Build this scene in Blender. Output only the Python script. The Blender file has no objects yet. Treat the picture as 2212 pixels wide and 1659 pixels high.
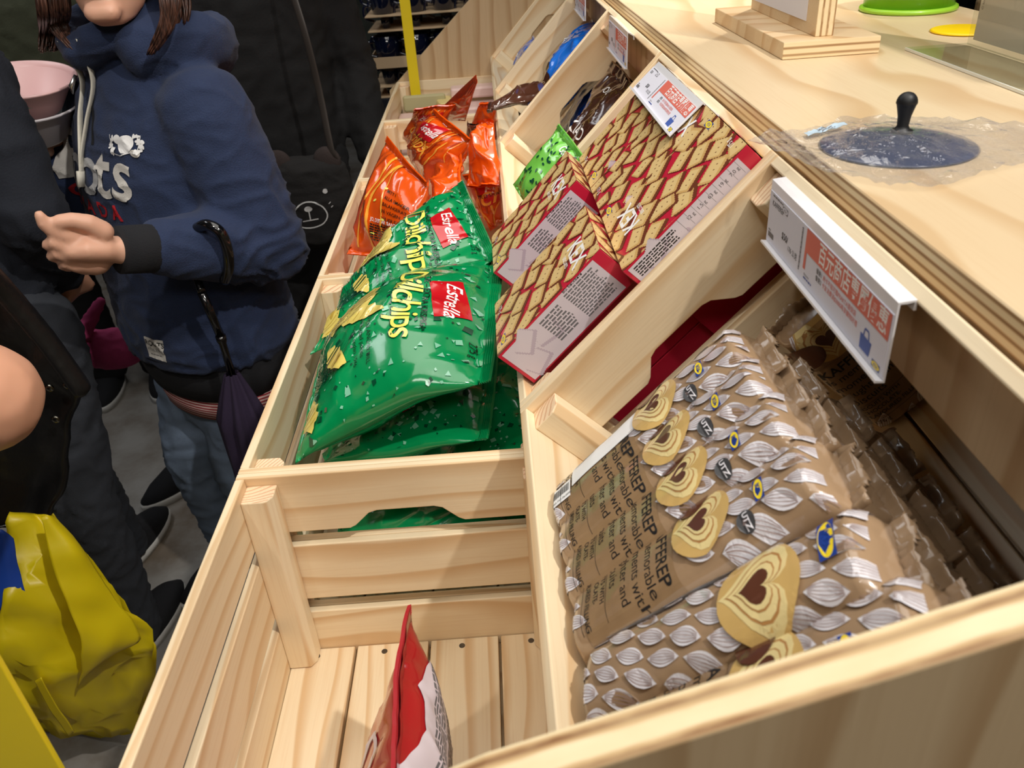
import bpy, bmesh, math, random
from math import sin, cos, pi, sqrt, radians, atan2
from mathutils import Vector, Matrix, noise, Euler
from mathutils.bvhtree import BVHTree
V = Vector
rnd = random.Random(7)
SC = bpy.context.scene
COL = SC.collection

# ---------------------------------------------------------------- camera
# world: X to the right into the display, Y along the row of crates, Z up; Z = 0 is the rim of the front crates
YAW, PITCH, ROLL = -0.0007, 0.5474, -0.0741
CAMP = V((0.2685, -0.6313, 0.4625)); FOC = 1764.4
_f = V((sin(YAW)*cos(PITCH), cos(YAW)*cos(PITCH), -sin(PITCH)))
_r = V((cos(YAW), -sin(YAW), 0)); _u = _r.cross(_f)
CR = cos(ROLL)*_r + sin(ROLL)*_u; CU = -sin(ROLL)*_r + cos(ROLL)*_u
cam_d = bpy.data.cameras.new('camera'); cam = bpy.data.objects.new('camera', cam_d); COL.objects.link(cam)
m = Matrix((CR, CU, -_f)).transposed().to_4x4(); m.translation = CAMP
cam.matrix_world = m
cam_d.sensor_width = 36; cam_d.lens = FOC/2212*36; cam_d.clip_start = 0.02; cam_d.clip_end = 60
cam_d.dof.use_dof = True; cam_d.dof.focus_distance = .95; cam_d.dof.aperture_fstop = 14.0
SC.camera = cam
vs = SC.view_settings; vs.view_transform = 'Standard'; vs.look = 'None'; vs.gamma = 1; vs.use_curve_mapping = False
vs.exposure = 0.0

FLOOR = -1.0; CEIL = 2.25
# ---------------------------------------------------------------- world and shop lamps
w = bpy.data.worlds.new('world'); SC.world = w; w.use_nodes = True
w.node_tree.nodes['Background'].inputs[0].default_value = (.55, .6, .7, 1); w.node_tree.nodes['Background'].inputs[1].default_value = .05
def lamp(name, kind, loc, aim, power, color=(1, .93, .82), **kw):
    d = bpy.data.lights.new(name, kind); o = bpy.data.objects.new(name, d); COL.objects.link(o)
    o.location = loc; o.rotation_euler = (V(aim)-V(loc)).to_track_quat('-Z', 'Y').to_euler()
    d.energy = power; d.color = color
    for k, v in kw.items(): setattr(d, k, v)
    return o
lamp('track_spot_light', 'SPOT', (1.22, -.75, 2.0), (.25, .15, 0), 126, (1, .95, .88), spot_size=radians(62), spot_blend=.6, shadow_soft_size=.035)
lamp('track_spot_light', 'SPOT', (1.15, 1.25, 2.0), (.60, .84, .28), 210, (1, .93, .82), spot_size=radians(27), spot_blend=.9, shadow_soft_size=.035)
lamp('track_spot_light', 'SPOT', (-.5, -.9, 2.0), (-.3, 1.0, -.2), 50, (1, .94, .86), spot_size=radians(70), spot_blend=.8, shadow_soft_size=.05)
lamp('ceiling_light', 'AREA', (.35, .3, 2.15), (.35, .3, 0), 32, (1, .95, .88), shape='RECTANGLE', size=1.6, size_y=2.6)
lamp('ceiling_light', 'AREA', (.4, -2.2, 2.15), (.4, -.6, 0), 26, (1, .95, .88), shape='RECTANGLE', size=1.8, size_y=.6)
lamp('ceiling_light', 'AREA', (-1.6, 1.8, 2.15), (-1.6, 1.8, 0), 16, (.95, .97, 1), shape='RECTANGLE', size=.5, size_y=2.4)

# ---------------------------------------------------------------- pixel -> world point on a stated plane
def ray(x, y): return _f + CR*((x-1106)/FOC) - CU*((y-829.5)/FOC)
def at(x, y, axis, val):
    d = ray(x, y); return CAMP + d*((val-CAMP[axis])/d[axis])
# the tilted rear crates: s runs up the rim, y along the row, d down into the crate
RP = V((0.2732, 0, 0.0466)); RA = V((0.6930, 0, 0.7209)); RN = V((0.7209, 0, -0.6930)); ROFF = .0057; L = .46
def rc(s, y, d): return RP + RA*s + RN*d + V((0, y, 0))
def atr(x, y, d):
    D = ray(x, y); P0 = RP+RN*d; P = CAMP + D*(((P0-CAMP).dot(RN))/D.dot(RN)); return P

# ---------------------------------------------------------------- object helpers
def mesh(name, verts, faces, mats=None, parent=None, smooth=False, midx=None):
    me = bpy.data.meshes.new(name); me.from_pydata([tuple(v) for v in verts], [], faces); me.update()
    return meshobj(name, me, mats, parent, smooth, midx)
def meshobj(name, me, mats=None, parent=None, smooth=False, midx=None):
    o = bpy.data.objects.new(name, me); COL.objects.link(o)
    if mats is not None:
        for k in (mats if isinstance(mats, (list, tuple)) else [mats]): me.materials.append(k)
    if midx: me.polygons.foreach_set('material_index', midx)
    if smooth: me.polygons.foreach_set('use_smooth', [True]*len(me.polygons))
    if parent: o.parent = parent
    return o
def bmobj(name, bm, mats=None, parent=None, smooth=False):
    me = bpy.data.meshes.new(name); bm.normal_update(); bm.to_mesh(me); bm.free()
    return meshobj(name, me, mats, parent, smooth)
def tag(o, label, cat, group=None, kind=None):
    o['label'] = label; o['category'] = cat
    if group: o['group'] = group
    if kind: o['kind'] = kind
    return o
def thing(name, label, cat, loc=(0, 0, 0), rot=(0, 0, 0), group=None):
    o = bpy.data.objects.new(name, None); COL.objects.link(o); o.empty_display_size = .02
    o.location = loc; o.rotation_euler = rot
    return tag(o, label, cat, group)
def struct(o): o['kind'] = 'structure'; return o
def bevel(o, w=.0012, seg=2):
    b = o.modifiers.new('bevel', 'BEVEL'); b.width = w; b.segments = seg; b.limit_method = 'ANGLE'; return o
def boxv(cx, cy, cz, sx, sy, sz):
    return [(cx+i*sx/2, cy+j*sy/2, cz+k*sz/2) for i in (-1, 1) for j in (-1, 1) for k in (-1, 1)]
BF = [(0, 1, 3, 2), (4, 6, 7, 5), (0, 4, 5, 1), (2, 3, 7, 6), (0, 2, 6, 4), (1, 5, 7, 3)]
def box(name, c, s, mat, parent=None, bw=0):
    o = mesh(name, boxv(0, 0, 0, *s), BF, mat, parent); o.location = c
    if bw: bevel(o, bw)
    return o
def board(name, lo, hi, mat, parent=None, bw=.0012):
    """a plank between two corners; its mesh runs along its own X so that the grain follows it"""
    lo, hi = V(lo), V(hi); s = hi-lo; c = (lo+hi)/2
    ax = max(range(3), key=lambda i: s[i]); o = None
    if ax == 0: sz = s; R = Euler((0, 0, 0))
    elif ax == 1: sz = V((s[1], s[0], s[2])); R = Euler((0, 0, pi/2))
    else: sz = V((s[2], s[1], s[0])); R = Euler((0, pi/2, 0))
    o = mesh(name, boxv(0, 0, 0, *sz), BF, mat, parent); o.location = c; o.rotation_euler = R
    if bw: bevel(o, bw)
    return o
def prism(name, poly, t, mat, parent=None, bw=0):
    """poly in local XZ, extruded +-t/2 in Y"""
    n = len(poly); vs_ = [(x, -t/2, z) for x, z in poly]+[(x, t/2, z) for x, z in poly]
    fs = [tuple(range(n)), tuple(range(2*n-1, n-1, -1))]+[(i+n, (i+1) % n+n, (i+1) % n, i) for i in range(n)]
    o = mesh(name, vs_, fs, mat, parent)
    bm = bmesh.new(); bm.from_mesh(o.data); bmesh.ops.recalc_face_normals(bm, faces=bm.faces); bm.to_mesh(o.data); bm.free()
    if bw: bevel(o, bw)
    return o
def tubem(pts, rads, seg=12, cap=True, flat=None):
    """verts, faces of a swept tube; rads are numbers or (ra, rb)"""
    vs_, fs = [], []; n = len(pts); pts = [V(p) for p in pts]; up = None
    for i, p in enumerate(pts):
        t = (pts[min(i+1, n-1)]-pts[max(i-1, 0)]).normalized()
        if up is None:
            up = V(flat) if flat else (V((0, 0, 1)) if abs(t.z) < .9 else V((1, 0, 0)))
        a = t.cross(up).normalized(); b = a.cross(t).normalized(); up = b
        r = rads[i] if isinstance(rads, (list, tuple)) else rads
        ra, rb = r if isinstance(r, tuple) else (r, r)
        for k in range(seg):
            th = 2*pi*k/seg; vs_.append(p+a*(ra*cos(th))+b*(rb*sin(th)))
    for i in range(n-1):
        for k in range(seg):
            k2 = (k+1) % seg; fs.append((i*seg+k, i*seg+k2, (i+1)*seg+k2, (i+1)*seg+k))
    if cap:
        fs.append(tuple(range(seg-1, -1, -1))); fs.append(tuple((n-1)*seg+k for k in range(seg)))
    return vs_, fs
def tube(name, pts, rads, mat, parent=None, seg=12, flat=None):
    v_, f_ = tubem(pts, rads, seg, True, flat); return mesh(name, v_, f_, mat, parent, True)
def lathe(name, prof, mat, parent=None, seg=40, loc=(0, 0, 0), closed=False):
    vs_ = []; fs = []; n = len(prof)
    for r_, z in prof:
        for k in range(seg): vs_.append((r_*cos(2*pi*k/seg), r_*sin(2*pi*k/seg), z))
    for i in range(n-1 if not closed else n):
        for k in range(seg):
            k2 = (k+1) % seg; j = (i+1) % n; fs.append((i*seg+k, i*seg+k2, j*seg+k2, j*seg+k))
    o = mesh(name, vs_, fs, mat, parent, True); o.location = loc
    bm = bmesh.new(); bm.from_mesh(o.data); bmesh.ops.remove_doubles(bm, verts=bm.verts, dist=1e-5); bmesh.ops.recalc_face_normals(bm, faces=bm.faces); bm.to_mesh(o.data); bm.free()
    for p in o.data.polygons: p.use_smooth = True
    return o
def smoothpath(pts, n=6):
    """Catmull-Rom through points"""
    P = [V(p) for p in pts]; out = []
    for i in range(len(P)-1):
        p0 = P[max(i-1, 0)]; p1 = P[i]; p2 = P[i+1]; p3 = P[min(i+2, len(P)-1)]
        for k in range(n):
            t = k/n; out.append(.5*((2*p1)+(p2-p0)*t+(2*p0-5*p1+4*p2-p3)*t*t+(3*p1-p0-3*p2+p3)*t**3))
    out.append(P[-1]); return out
def lerp(a, b, t): return a+(b-a)*t

# ---------------------------------------------------------------- materials
def lin(c): return c/12.92 if c <= .04045 else ((c+.055)/1.055)**2.4
def rgb(r, g, b): return (lin(r/255), lin(g/255), lin(b/255), 1)
MATS = {}
def mat(name, col, rough=.5, metal=0, coat=0, spec=None, bump=None, bscale=200, trans=0, alpha=None, sheen=0, sss=0, emit=None, var=0):
    if name in MATS: return MATS[name]
    M_ = bpy.data.materials.new(name); M_.use_nodes = True; nt = M_.node_tree; b = nt.nodes['Principled BSDF']
    b.inputs['Base Color'].default_value = col; b.inputs['Roughness'].default_value = rough; b.inputs['Metallic'].default_value = metal
    b.inputs['Coat Weight'].default_value = coat; b.inputs['Coat Roughness'].default_value = .08
    if spec is not None: b.inputs['Specular IOR Level'].default_value = spec
    if trans: b.inputs['Transmission Weight'].default_value = trans
    if alpha is not None: b.inputs['Alpha'].default_value = alpha
    if sheen: b.inputs['Sheen Weight'].default_value = sheen; b.inputs['Sheen Roughness'].default_value = .5
    if sss: b.inputs['Subsurface Weight'].default_value = sss; b.inputs['Subsurface Radius'].default_value = (.6, .25, .12); b.inputs['Subsurface Scale'].default_value = .01
    if emit: b.inputs['Emission Color'].default_value = emit[0]; b.inputs['Emission Strength'].default_value = emit[1]
    if bump or var:
        tc = nt.nodes.new('ShaderNodeTexCoord'); nz = nt.nodes.new('ShaderNodeTexNoise'); nz.inputs['Scale'].default_value = bscale; nz.inputs['Detail'].default_value = 5
        nt.links.new(tc.outputs['Object'], nz.inputs['Vector'])
        if bump:
            bp = nt.nodes.new('ShaderNodeBump'); bp.inputs['Strength'].default_value = bump; bp.inputs['Distance'].default_value = .002
            nt.links.new(nz.outputs['Fac'], bp.inputs['Height']); nt.links.new(bp.outputs['Normal'], b.inputs['Normal'])
        if var:
            mx = nt.nodes.new('ShaderNodeMix'); mx.data_type = 'RGBA'; n2 = nt.nodes.new('ShaderNodeTexNoise'); n2.inputs['Scale'].default_value = bscale/6
            nt.links.new(tc.outputs['Object'], n2.inputs['Vector']); nt.links.new(n2.outputs['Fac'], mx.inputs[0])
            mx.inputs[6].default_value = tuple(c*(1-var) for c in col[:3])+(1,); mx.inputs[7].default_value = tuple(min(1, c*(1+var)) for c in col[:3])+(1,)
            nt.links.new(mx.outputs[2], b.inputs['Base Color'])
    MATS[name] = M_; return M_
def wood(name, light, mid, dark, scale=30, dist=2.2, rough=.5, axis='Y', stretch=.045, knots=True, coat=0.0):
    if name in MATS: return MATS[name]
    M_ = bpy.data.materials.new(name); M_.use_nodes = True; nt = M_.node_tree; N = nt.nodes.new; K = nt.links.new
    b = nt.nodes['Principled BSDF']; b.inputs['Roughness'].default_value = rough; b.inputs['Coat Weight'].default_value = coat
    tc = N('ShaderNodeTexCoord'); oi = N('ShaderNodeObjectInfo'); mu = N('ShaderNodeVectorMath'); mu.operation = 'SCALE'; mu.inputs[3].default_value = 7.3
    cx = N('ShaderNodeCombineXYZ'); K(oi.outputs['Random'], cx.inputs[0]); K(oi.outputs['Random'], cx.inputs[1]); K(cx.outputs[0], mu.inputs[0])
    ad = N('ShaderNodeVectorMath'); ad.operation = 'ADD'; K(tc.outputs['Object'], ad.inputs[0]); K(mu.outputs[0], ad.inputs[1])
    mp = N('ShaderNodeMapping'); mp.inputs['Scale'].default_value = (stretch*8, 1, 1) if axis == 'Y' else ((1, stretch*8, 1) if axis == 'X' else (1, 1, stretch*8)); K(ad.outputs[0], mp.inputs[0])
    # slow warp gives the cathedral grain
    n1 = N('ShaderNodeTexNoise'); n1.inputs['Scale'].default_value = 9; n1.inputs['Detail'].default_value = 1.5; K(mp.outputs[0], n1.inputs['Vector'])
    sp = N('ShaderNodeSeparateXYZ'); K(mp.outputs[0], sp.inputs[0])
    ma = N('ShaderNodeMath'); ma.operation = 'MULTIPLY_ADD'; K(n1.outputs['Fac'], ma.inputs[0]); ma.inputs[1].default_value = .055*dist
    K(sp.outputs[1 if axis == 'Y' else 0], ma.inputs[2])
    mz = N('ShaderNodeMath'); mz.operation = 'MULTIPLY_ADD'; K(sp.outputs[2], mz.inputs[0]); mz.inputs[1].default_value = .6 if axis != 'Z' else 0; K(ma.outputs[0], mz.inputs[2])
    fr = N('ShaderNodeMath'); fr.operation = 'MULTIPLY'; K(mz.outputs[0], fr.inputs[0]); fr.inputs[1].default_value = scale*2.6
    fa = N('ShaderNodeMath'); fa.operation = 'FRACT'; K(fr.outputs[0], fa.inputs[0])
    rp = N('ShaderNodeValToRGB'); K(fa.outputs[0], rp.inputs[0]); e = rp.color_ramp.elements
    e[0].position = 0; e[0].color = light; e[1].position = 1; e[1].color = light
    x = e.new(.55); x.color = light; x = e.new(.86); x.color = mid; x = e.new(.93); x.color = mid
    # broad tone variation and fine fibres
    n2 = N('ShaderNodeTexNoise'); n2.inputs['Scale'].default_value = 5; K(mp.outputs[0], n2.inputs['Vector'])
    m2 = N('ShaderNodeMapping'); m2.inputs['Scale'].default_value = (12, 420, 420) if axis == 'Y' else ((420, 12, 420) if axis == 'X' else (420, 420, 12)); K(ad.outputs[0], m2.inputs[0])
    n3 = N('ShaderNodeTexNoise'); n3.inputs['Scale'].default_value = 1; n3.inputs['Detail'].default_value = 3; K(m2.outputs[0], n3.inputs['Vector'])
    r2 = N('ShaderNodeMapRange'); r2.inputs[1].default_value = .42; r2.inputs[2].default_value = .72; r2.inputs[3].default_value = 0; r2.inputs[4].default_value = .5; K(n2.outputs['Fac'], r2.inputs[0])
    x1 = N('ShaderNodeMix'); x1.data_type = 'RGBA'; K(r2.outputs[0], x1.inputs[0]); K(rp.outputs[0], x1.inputs[6]); x1.inputs[7].default_value = mid
    r3 = N('ShaderNodeMapRange'); r3.inputs[1].default_value = .5; r3.inputs[2].default_value = .8; r3.inputs[3].default_value = 0; r3.inputs[4].default_value = .35; K(n3.outputs['Fac'], r3.inputs[0])
    x2 = N('ShaderNodeMix'); x2.data_type = 'RGBA'; K(r3.outputs[0], x2.inputs[0]); K(x1.outputs[2], x2.inputs[6]); x2.inputs[7].default_value = mid
    out = x2.outputs[2]
    if knots:
        m3 = N('ShaderNodeMapping'); m3.inputs['Scale'].default_value = (3.5, 7, 7) if axis == 'Y' else (7, 3.5, 7); K(ad.outputs[0], m3.inputs[0])
        vo = N('ShaderNodeTexVoronoi'); vo.inputs['Scale'].default_value = 1; K(m3.outputs[0], vo.inputs['Vector'])
        r4 = N('ShaderNodeMapRange'); r4.inputs[1].default_value = .02; r4.inputs[2].default_value = .05; r4.inputs[3].default_value = .85; r4.inputs[4].default_value = 0; K(vo.outputs['Distance'], r4.inputs[0])
        x3 = N('ShaderNodeMix'); x3.data_type = 'RGBA'; K(r4.outputs[0], x3.inputs[0]); K(out, x3.inputs[6]); x3.inputs[7].default_value = dark; out = x3.outputs[2]
    K(out, b.inputs['Base Color'])
    bp = N('ShaderNodeBump'); bp.inputs['Strength'].default_value = .12; bp.inputs['Distance'].default_value = .001; K(n3.outputs['Fac'], bp.inputs['Height']); K(bp.outputs[0], b.inputs['Normal'])
    MATS[name] = M_; return M_
def plyedge(name, axis=2, n=7, th=.018, long=0):
    """edge of plywood: plies stacked along one local axis"""
    if name in MATS: return MATS[name]
    M_ = bpy.data.materials.new(name); M_.use_nodes = True; nt = M_.node_tree; N = nt.nodes.new; K = nt.links.new
    b = nt.nodes['Principled BSDF']; b.inputs['Roughness'].default_value = .6
    tc = N('ShaderNodeTexCoord'); sp = N('ShaderNodeSeparateXYZ'); K(tc.outputs['Object'], sp.inputs[0])
    sc = [90, 90, 90]; sc[long] = 7
    mp = N('ShaderNodeMapping'); mp.inputs['Scale'].default_value = sc; K(tc.outputs['Object'], mp.inputs[0])
    nz = N('ShaderNodeTexNoise'); nz.inputs['Scale'].default_value = 1; nz.inputs['Detail'].default_value = 3; K(mp.outputs[0], nz.inputs['Vector'])
    a = N('ShaderNodeMath'); a.operation = 'MULTIPLY_ADD'; a.inputs[1].default_value = n/th; K(sp.outputs[axis], a.inputs[0])
    w_ = N('ShaderNodeMath'); w_.operation = 'MULTIPLY'; w_.inputs[1].default_value = .5; K(nz.outputs['Fac'], w_.inputs[0]); K(w_.outputs[0], a.inputs[2])
    f_ = N('ShaderNodeMath'); f_.operation = 'PINGPONG'; f_.inputs[1].default_value = 1; K(a.outputs[0], f_.inputs[0])
    rp = N('ShaderNodeValToRGB'); e = rp.color_ramp.elements; K(f_.outputs[0], rp.inputs[0])
    e[0].position = .48; e[0].color = rgb(244, 226, 186); e[1].position = .70; e[1].color = rgb(200, 164, 116); x = e.new(.95); x.color = rgb(136, 94, 58)
    mx = N('ShaderNodeMix'); mx.data_type = 'RGBA'; r_ = N('ShaderNodeMapRange'); r_.inputs[1].default_value = .35; r_.inputs[2].default_value = .65; r_.inputs[3].default_value = 0; r_.inputs[4].default_value = .45
    K(nz.outputs['Fac'], r_.inputs[0]); K(r_.outputs[0], mx.inputs[0]); K(rp.outputs[0], mx.inputs[6]); mx.inputs[7].default_value = rgb(232, 204, 156)
    K(mx.outputs[2], b.inputs['Base Color']); MATS[name] = M_; return M_
PINE = wood('pine', rgb(240, 222, 188), rgb(219, 186, 142), rgb(140, 98, 66), 17, 1.5, .45, stretch=.03)
ENDG = wood('pine_end_grain', rgb(240, 214, 178), rgb(205, 155, 118), rgb(150, 100, 70), 60, 3, .6, stretch=.12, knots=False)
PLYF = wood('plywood_face', rgb(226, 200, 160), rgb(208, 172, 126), rgb(150, 110, 70), 6, 4.0, .42, stretch=.06, knots=False)
PLYS = wood('plywood_side_face', rgb(202, 176, 138), rgb(180, 148, 108), rgb(130, 95, 60), 8, 1.6, .55, axis='Z', stretch=.03, knots=False)
# ================================================================= room
def concrete():
    M_ = bpy.data.materials.new('polished_concrete'); M_.use_nodes = True; nt = M_.node_tree; N = nt.nodes.new; K = nt.links.new; b = nt.nodes['Principled BSDF']
    tc = N('ShaderNodeTexCoord'); a = N('ShaderNodeTexNoise'); a.inputs['Scale'].default_value = 2.6; a.inputs['Detail'].default_value = 6; a.inputs['Roughness'].default_value = .65; K(tc.outputs['Object'], a.inputs['Vector'])
    rp = N('ShaderNodeValToRGB'); e = rp.color_ramp.elements; e[0].position = .38; e[0].color = rgb(120, 108, 94); e[1].position = .62; e[1].color = rgb(172, 170, 166); K(a.outputs['Fac'], rp.inputs[0])
    K(rp.outputs[0], b.inputs['Base Color']); b.inputs['Roughness'].default_value = .35; return M_
flo = mesh('floor', [(-5, -3, FLOOR), (5, -3, FLOOR), (5, 8, FLOOR), (-5, 8, FLOOR)], [(0, 1, 2, 3)], concrete()); struct(flo)
dark = mat('dark_wall_paint', rgb(46, 46, 44), .8)
def wallq(n, a, b):
    struct(mesh(n, [(a[0], a[1], FLOOR), (b[0], b[1], FLOOR), (b[0], b[1], CEIL), (a[0], a[1], CEIL)], [(0, 1, 2, 3)], dark))
wallq('wall_back', (5, 8), (-5, 8)); wallq('wall_left', (-5, 8), (-5, -3)); wallq('wall_front', (-5, -3), (5, -3)); wallq('wall_right', (5, -3), (5, 8))
struct(mesh('ceiling', [(-5, -3, CEIL), (-5, 8, CEIL), (5, 8, CEIL), (5, -3, CEIL)], [(0, 1, 2, 3)], mat('ceiling_paint', rgb(70, 70, 70), .9)))

# ================================================================= crates
CW, CD, CH, CT = .31, .46, .25, .009     # x, y, height, board thickness
BZ = [(-.070, 0), (-.162, -.088), (-.250, -.181)]
def crate(label, loc, tilt, group, screws=False):
    t = thing('wooden_crate', label, 'crate', loc, (0, tilt, 0), group)
    # long boards between the ends
    for x0 in (0, CW-CT):
        for z0, z1 in BZ:
            board('side_board', (x0, -CD+CT, z0), (x0+CT, -CT, z1), PINE, t)
    for y0 in (-CD, -CT):
        for i, (z0, z1) in enumerate(BZ):
            yc = y0+CT/2
            if i == 0:
                pl = [(0, z0), (.098, z0), (.104, z0+.003), (.119, -.0525), (.127, -.050), (.183, -.050), (.191, -.0525), (.206, z0+.003), (.212, z0), (CW, z0), (CW, z1), (0, z1)]
                pl = [(x-CW/2, z-z0-(z1-z0)/2) for x, z in pl]
                o = prism('end_board', pl, CT-.0006, PINE, t, .0011); o.location = (CW/2, yc, (z0+z1)/2)
            else:
                board('end_board', (0, y0+.0003, z0), (CW, y0+CT-.0003, z1), PINE, t)
    for x0 in (CT, CW-CT-.029):
        for y0 in (-CD+CT, -CT-.026):
            zt = -.009; s = 1 if x0 < .1 else -1
            sy = 1 if y0 < -.1 else -1
            # post: rectangle with one chamfered inner corner
            xa, xb = (x0, x0+.029) if s > 0 else (x0+.029, x0)
            ya, yb = (y0, y0+.026) if sy > 0 else (y0+.026, y0)
            pol = [(xa, ya), (xb, ya), (xb, yb-sy*.008), (xb-s*.006, yb), (xa, yb)]
            z0_, z1_ = -.236, zt; cz = (z0_+z1_)/2; cx_ = (xa+xb)/2; cy_ = (ya+yb)/2
            vv = [(z0_-cz, y-cy_, -(x-cx_)) for x, y in pol]+[(z1_-cz, y-cy_, -(x-cx_)) for x, y in pol]; n = 5
            ff = [(0, 1, 2, 3, 4), (9, 8, 7, 6, 5)]+[(i, i+n, (i+1) % n+n, (i+1) % n) for i in range(n)]
            o = mesh('corner_post', vv, ff, [PINE, ENDG], t, midx=[1, 1]+[0]*5)
            bm = bmesh.new(); bm.from_mesh(o.data); bmesh.ops.recalc_face_normals(bm, faces=bm.faces); bm.to_mesh(o.data); bm.free()
            # local X of the mesh = crate Z
            o.rotation_euler = Matrix(((0, 0, -1), (0, 1, 0), (1, 0, 0))).to_euler(); o.location = (cx_, cy_, cz); bevel(o, .0012)
    for x0, x1 in ((.0095, .0755), (.0785, .156), (.159, .2325), (.2355, .3005)):
        o = board('floor_slat', (x0, -CD+CT+.0005, -.2495), (x1, -CT-.0005, -.237), PINE, t)
    for x0, x1 in ((.0095, .0755), (.0785, .156), (.159, .2325), (.2355, .3005)) if screws else ():
        for yy in (-CD+.02, -.02):
            cx_ = (x0+x1)/2+rnd.uniform(-.01, .01)
            o = mesh('screw_head', [(.0033*cos(k*pi/5), .0033*sin(k*pi/5), z) for z in (-.0008, .0002) for k in range(10)], [tuple(range(9, -1, -1)), tuple(range(10, 20))]+[(k, (k+1) % 10, 10+(k+1) % 10, 10+k) for k in range(10)], mat('screw_steel', rgb(110, 110, 108), .35, 1), t)
            o.location = (cx_, yy, -.2368)
    return t
fl = ['empty wooden crate in the foreground with one red bag standing in it', 'wooden crate heaped with green chips bags',
      'front-row wooden crate overflowing with orange bags, behind the green chips crate',
      'front-row wooden crate with the far orange bags, before the tomato packs crate', 'last front-row wooden crate, holding pink packs and the yellow strap']
for k in range(-1, 4):
    crate(fl[k+1], (0, (k+1)*L, 0), 0, 'front row of wooden crates', k == -1)
rl = ['tilted rear wooden crate full of beige biscuit packs', 'tilted rear wooden crate holding red biscuit boxes', 'tilted rear wooden crate with dark brown bags',
      'tilted rear wooden crate with the large blue bag', 'farthest tilted rear wooden crate with a small blue bag']
# tilted crate: local x -> RA, local z -> -RN
TI = atan2(RA.z, RA.x)
for k in range(-1, 4):
    crate(rl[k+1], (RP.x, ROFF+(k+1)*L, RP.z), -TI, 'tilted back row of wooden crates', k == -1)

# ================================================================= display stand (plywood)
st = thing('display_stand', 'plywood display stand with sloping end panels carrying both rows of crates', 'display stand', (0, 0, FLOOR))
prof = [(-.024, -1.0), (-.024, -.024), (.236, .207), (.250, .2145), (.497, .3085), (.80, .3085), (.80, -1.0)]
def panel(name, y0, y1):
    c = V((.39, (y0+y1)/2, -.3)); t_ = y1-y0
    n = len(prof); vv = [(x-c.x, -t_/2, z-c.z) for x, z in prof]+[(x-c.x, t_/2, z-c.z) for x, z in prof]
    ff = [tuple(range(n)), tuple(range(2*n-1, n-1, -1))]+[(i+n, (i+1) % n+n, (i+1) % n, i) for i in range(n)]
    o = mesh(name, vv, ff, [PLYS, plyedge('plywood_panel_edge', 1, 5, .03, 0)], st, midx=[0, 0]+[1]*n); o.location = V(c)-V((0, 0, FLOOR))
    bm = bmesh.new(); bm.from_mesh(o.data); bmesh.ops.recalc_face_normals(bm, faces=bm.faces); bm.to_mesh(o.data); bm.free(); bevel(o, .001)
    return o
def stb(name, lo, hi, m_=None):
    o = board(name, lo, hi, m_ or PLYS, st, .0008); o.location -= V((0, 0, FLOOR)); return o
panel('side_panel', -.478, -.4605); panel('side_panel', 1.8405, 1.858)
stb('front_shelf', (-.006, -.46, -.269), (.31, 1.84, -.2505))
stb('front_apron', (-.0225, -.46, -.33), (-.0065, 1.84, -.20))
o = board('tilted_shelf', (0, -.46, -.2685), (.31, 1.84, -.2505), PLYS, None, .0008)
# place the tilted shelf in the frame of the rear crates
R = Matrix.Rotation(-TI, 4, 'Y'); T = Matrix.Translation(V((RP.x, 0, RP.z))); o.matrix_world = T @ R @ Matrix.Translation(o.location) @ o.rotation_euler.to_matrix().to_4x4()
o.parent = st; o.location -= V((0, 0, FLOOR))
stb('back_panel', (.78, -.46, -1.0), (.798, 1.84, .26)); stb('base_board', (-.01, -.46, -.9), (.78, 1.84, -.882)); stb('counter_rail', (.50, -.46, .2), (.52, 1.84, .2635)); stb('kick_board', (-.0065, -.46, -.99), (.0095, 1.84, -.34))
# counter top
CT0, CT1 = .2640, .2840
cx, cy, cz = .704, .69, (CT0+CT1)/2; sx, sy, sz = .414, 2.298, CT1-CT0
top = mesh('countertop', boxv(0, 0, 0, sx, sy, sz), BF, [wood('counter_plywood', rgb(220, 198, 162), rgb(205, 175, 134), rgb(150, 105, 60), 4, 3.0, .38, axis='X', stretch=.05, knots=False), plyedge('counter_edge', 2, 7, .02, 1)], midx=[1, 1, 1, 1, 0, 0])
# faces: -x,+x,-y,+y,-z,+z
top.location = (cx, cy, cz); bevel(top, .0008, 1)
tag(top, 'pale plywood counter top with layered edge above the tilted crates', 'counter top')

# ================================================================= writing and printed marks
_tc = {}
def text2d(s, size=1, bold=0, shear=0, align='LEFT', space=1.0):
    """triangles of a line of lettering, cap height = size"""
    k = (s, bold, shear, align, space)
    if k not in _tc:
        c = bpy.data.curves.new('t', 'FONT'); c.body = s; c.size = 1; c.shear = shear; c.offset = bold; c.align_x = align; c.space_character = space; c.resolution_u = 4
        o = bpy.data.objects.new('t', c); COL.objects.link(o); bpy.context.view_layer.update()
        me = o.to_mesh(); vs_ = [(v.co.x/.7, v.co.y/.7) for v in me.vertices]; fs = [tuple(p.vertices) for p in me.polygons]
        o.to_mesh_clear(); bpy.data.objects.remove(o); bpy.data.curves.remove(c); _tc[k] = (vs_, fs)
    vs_, fs = _tc[k]; return [(x*size, y*size) for x, y in vs_], fs
def rect2d(x0, y0, x1, y1): return [(x0, y0), (x1, y0), (x1, y1), (x0, y1)], [(0, 1, 2, 3)]
def poly2d(p): return list(p), [tuple(range(len(p)))]
def ell2d(cx, cy, a, b, n=20, rot=0):
    return [(cx+a*cos(t)*cos(rot)-b*sin(t)*sin(rot), cy+a*cos(t)*sin(rot)+b*sin(t)*cos(rot)) for t in [2*pi*i/n for i in range(n)]], [tuple(range(n))]
def shift(sh, dx, dy, rot=0):
    v_, f_ = sh; c, s = cos(rot), sin(rot); return [(dx+x*c-y*s, dy+x*s+y*c) for x, y in v_], f_
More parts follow.
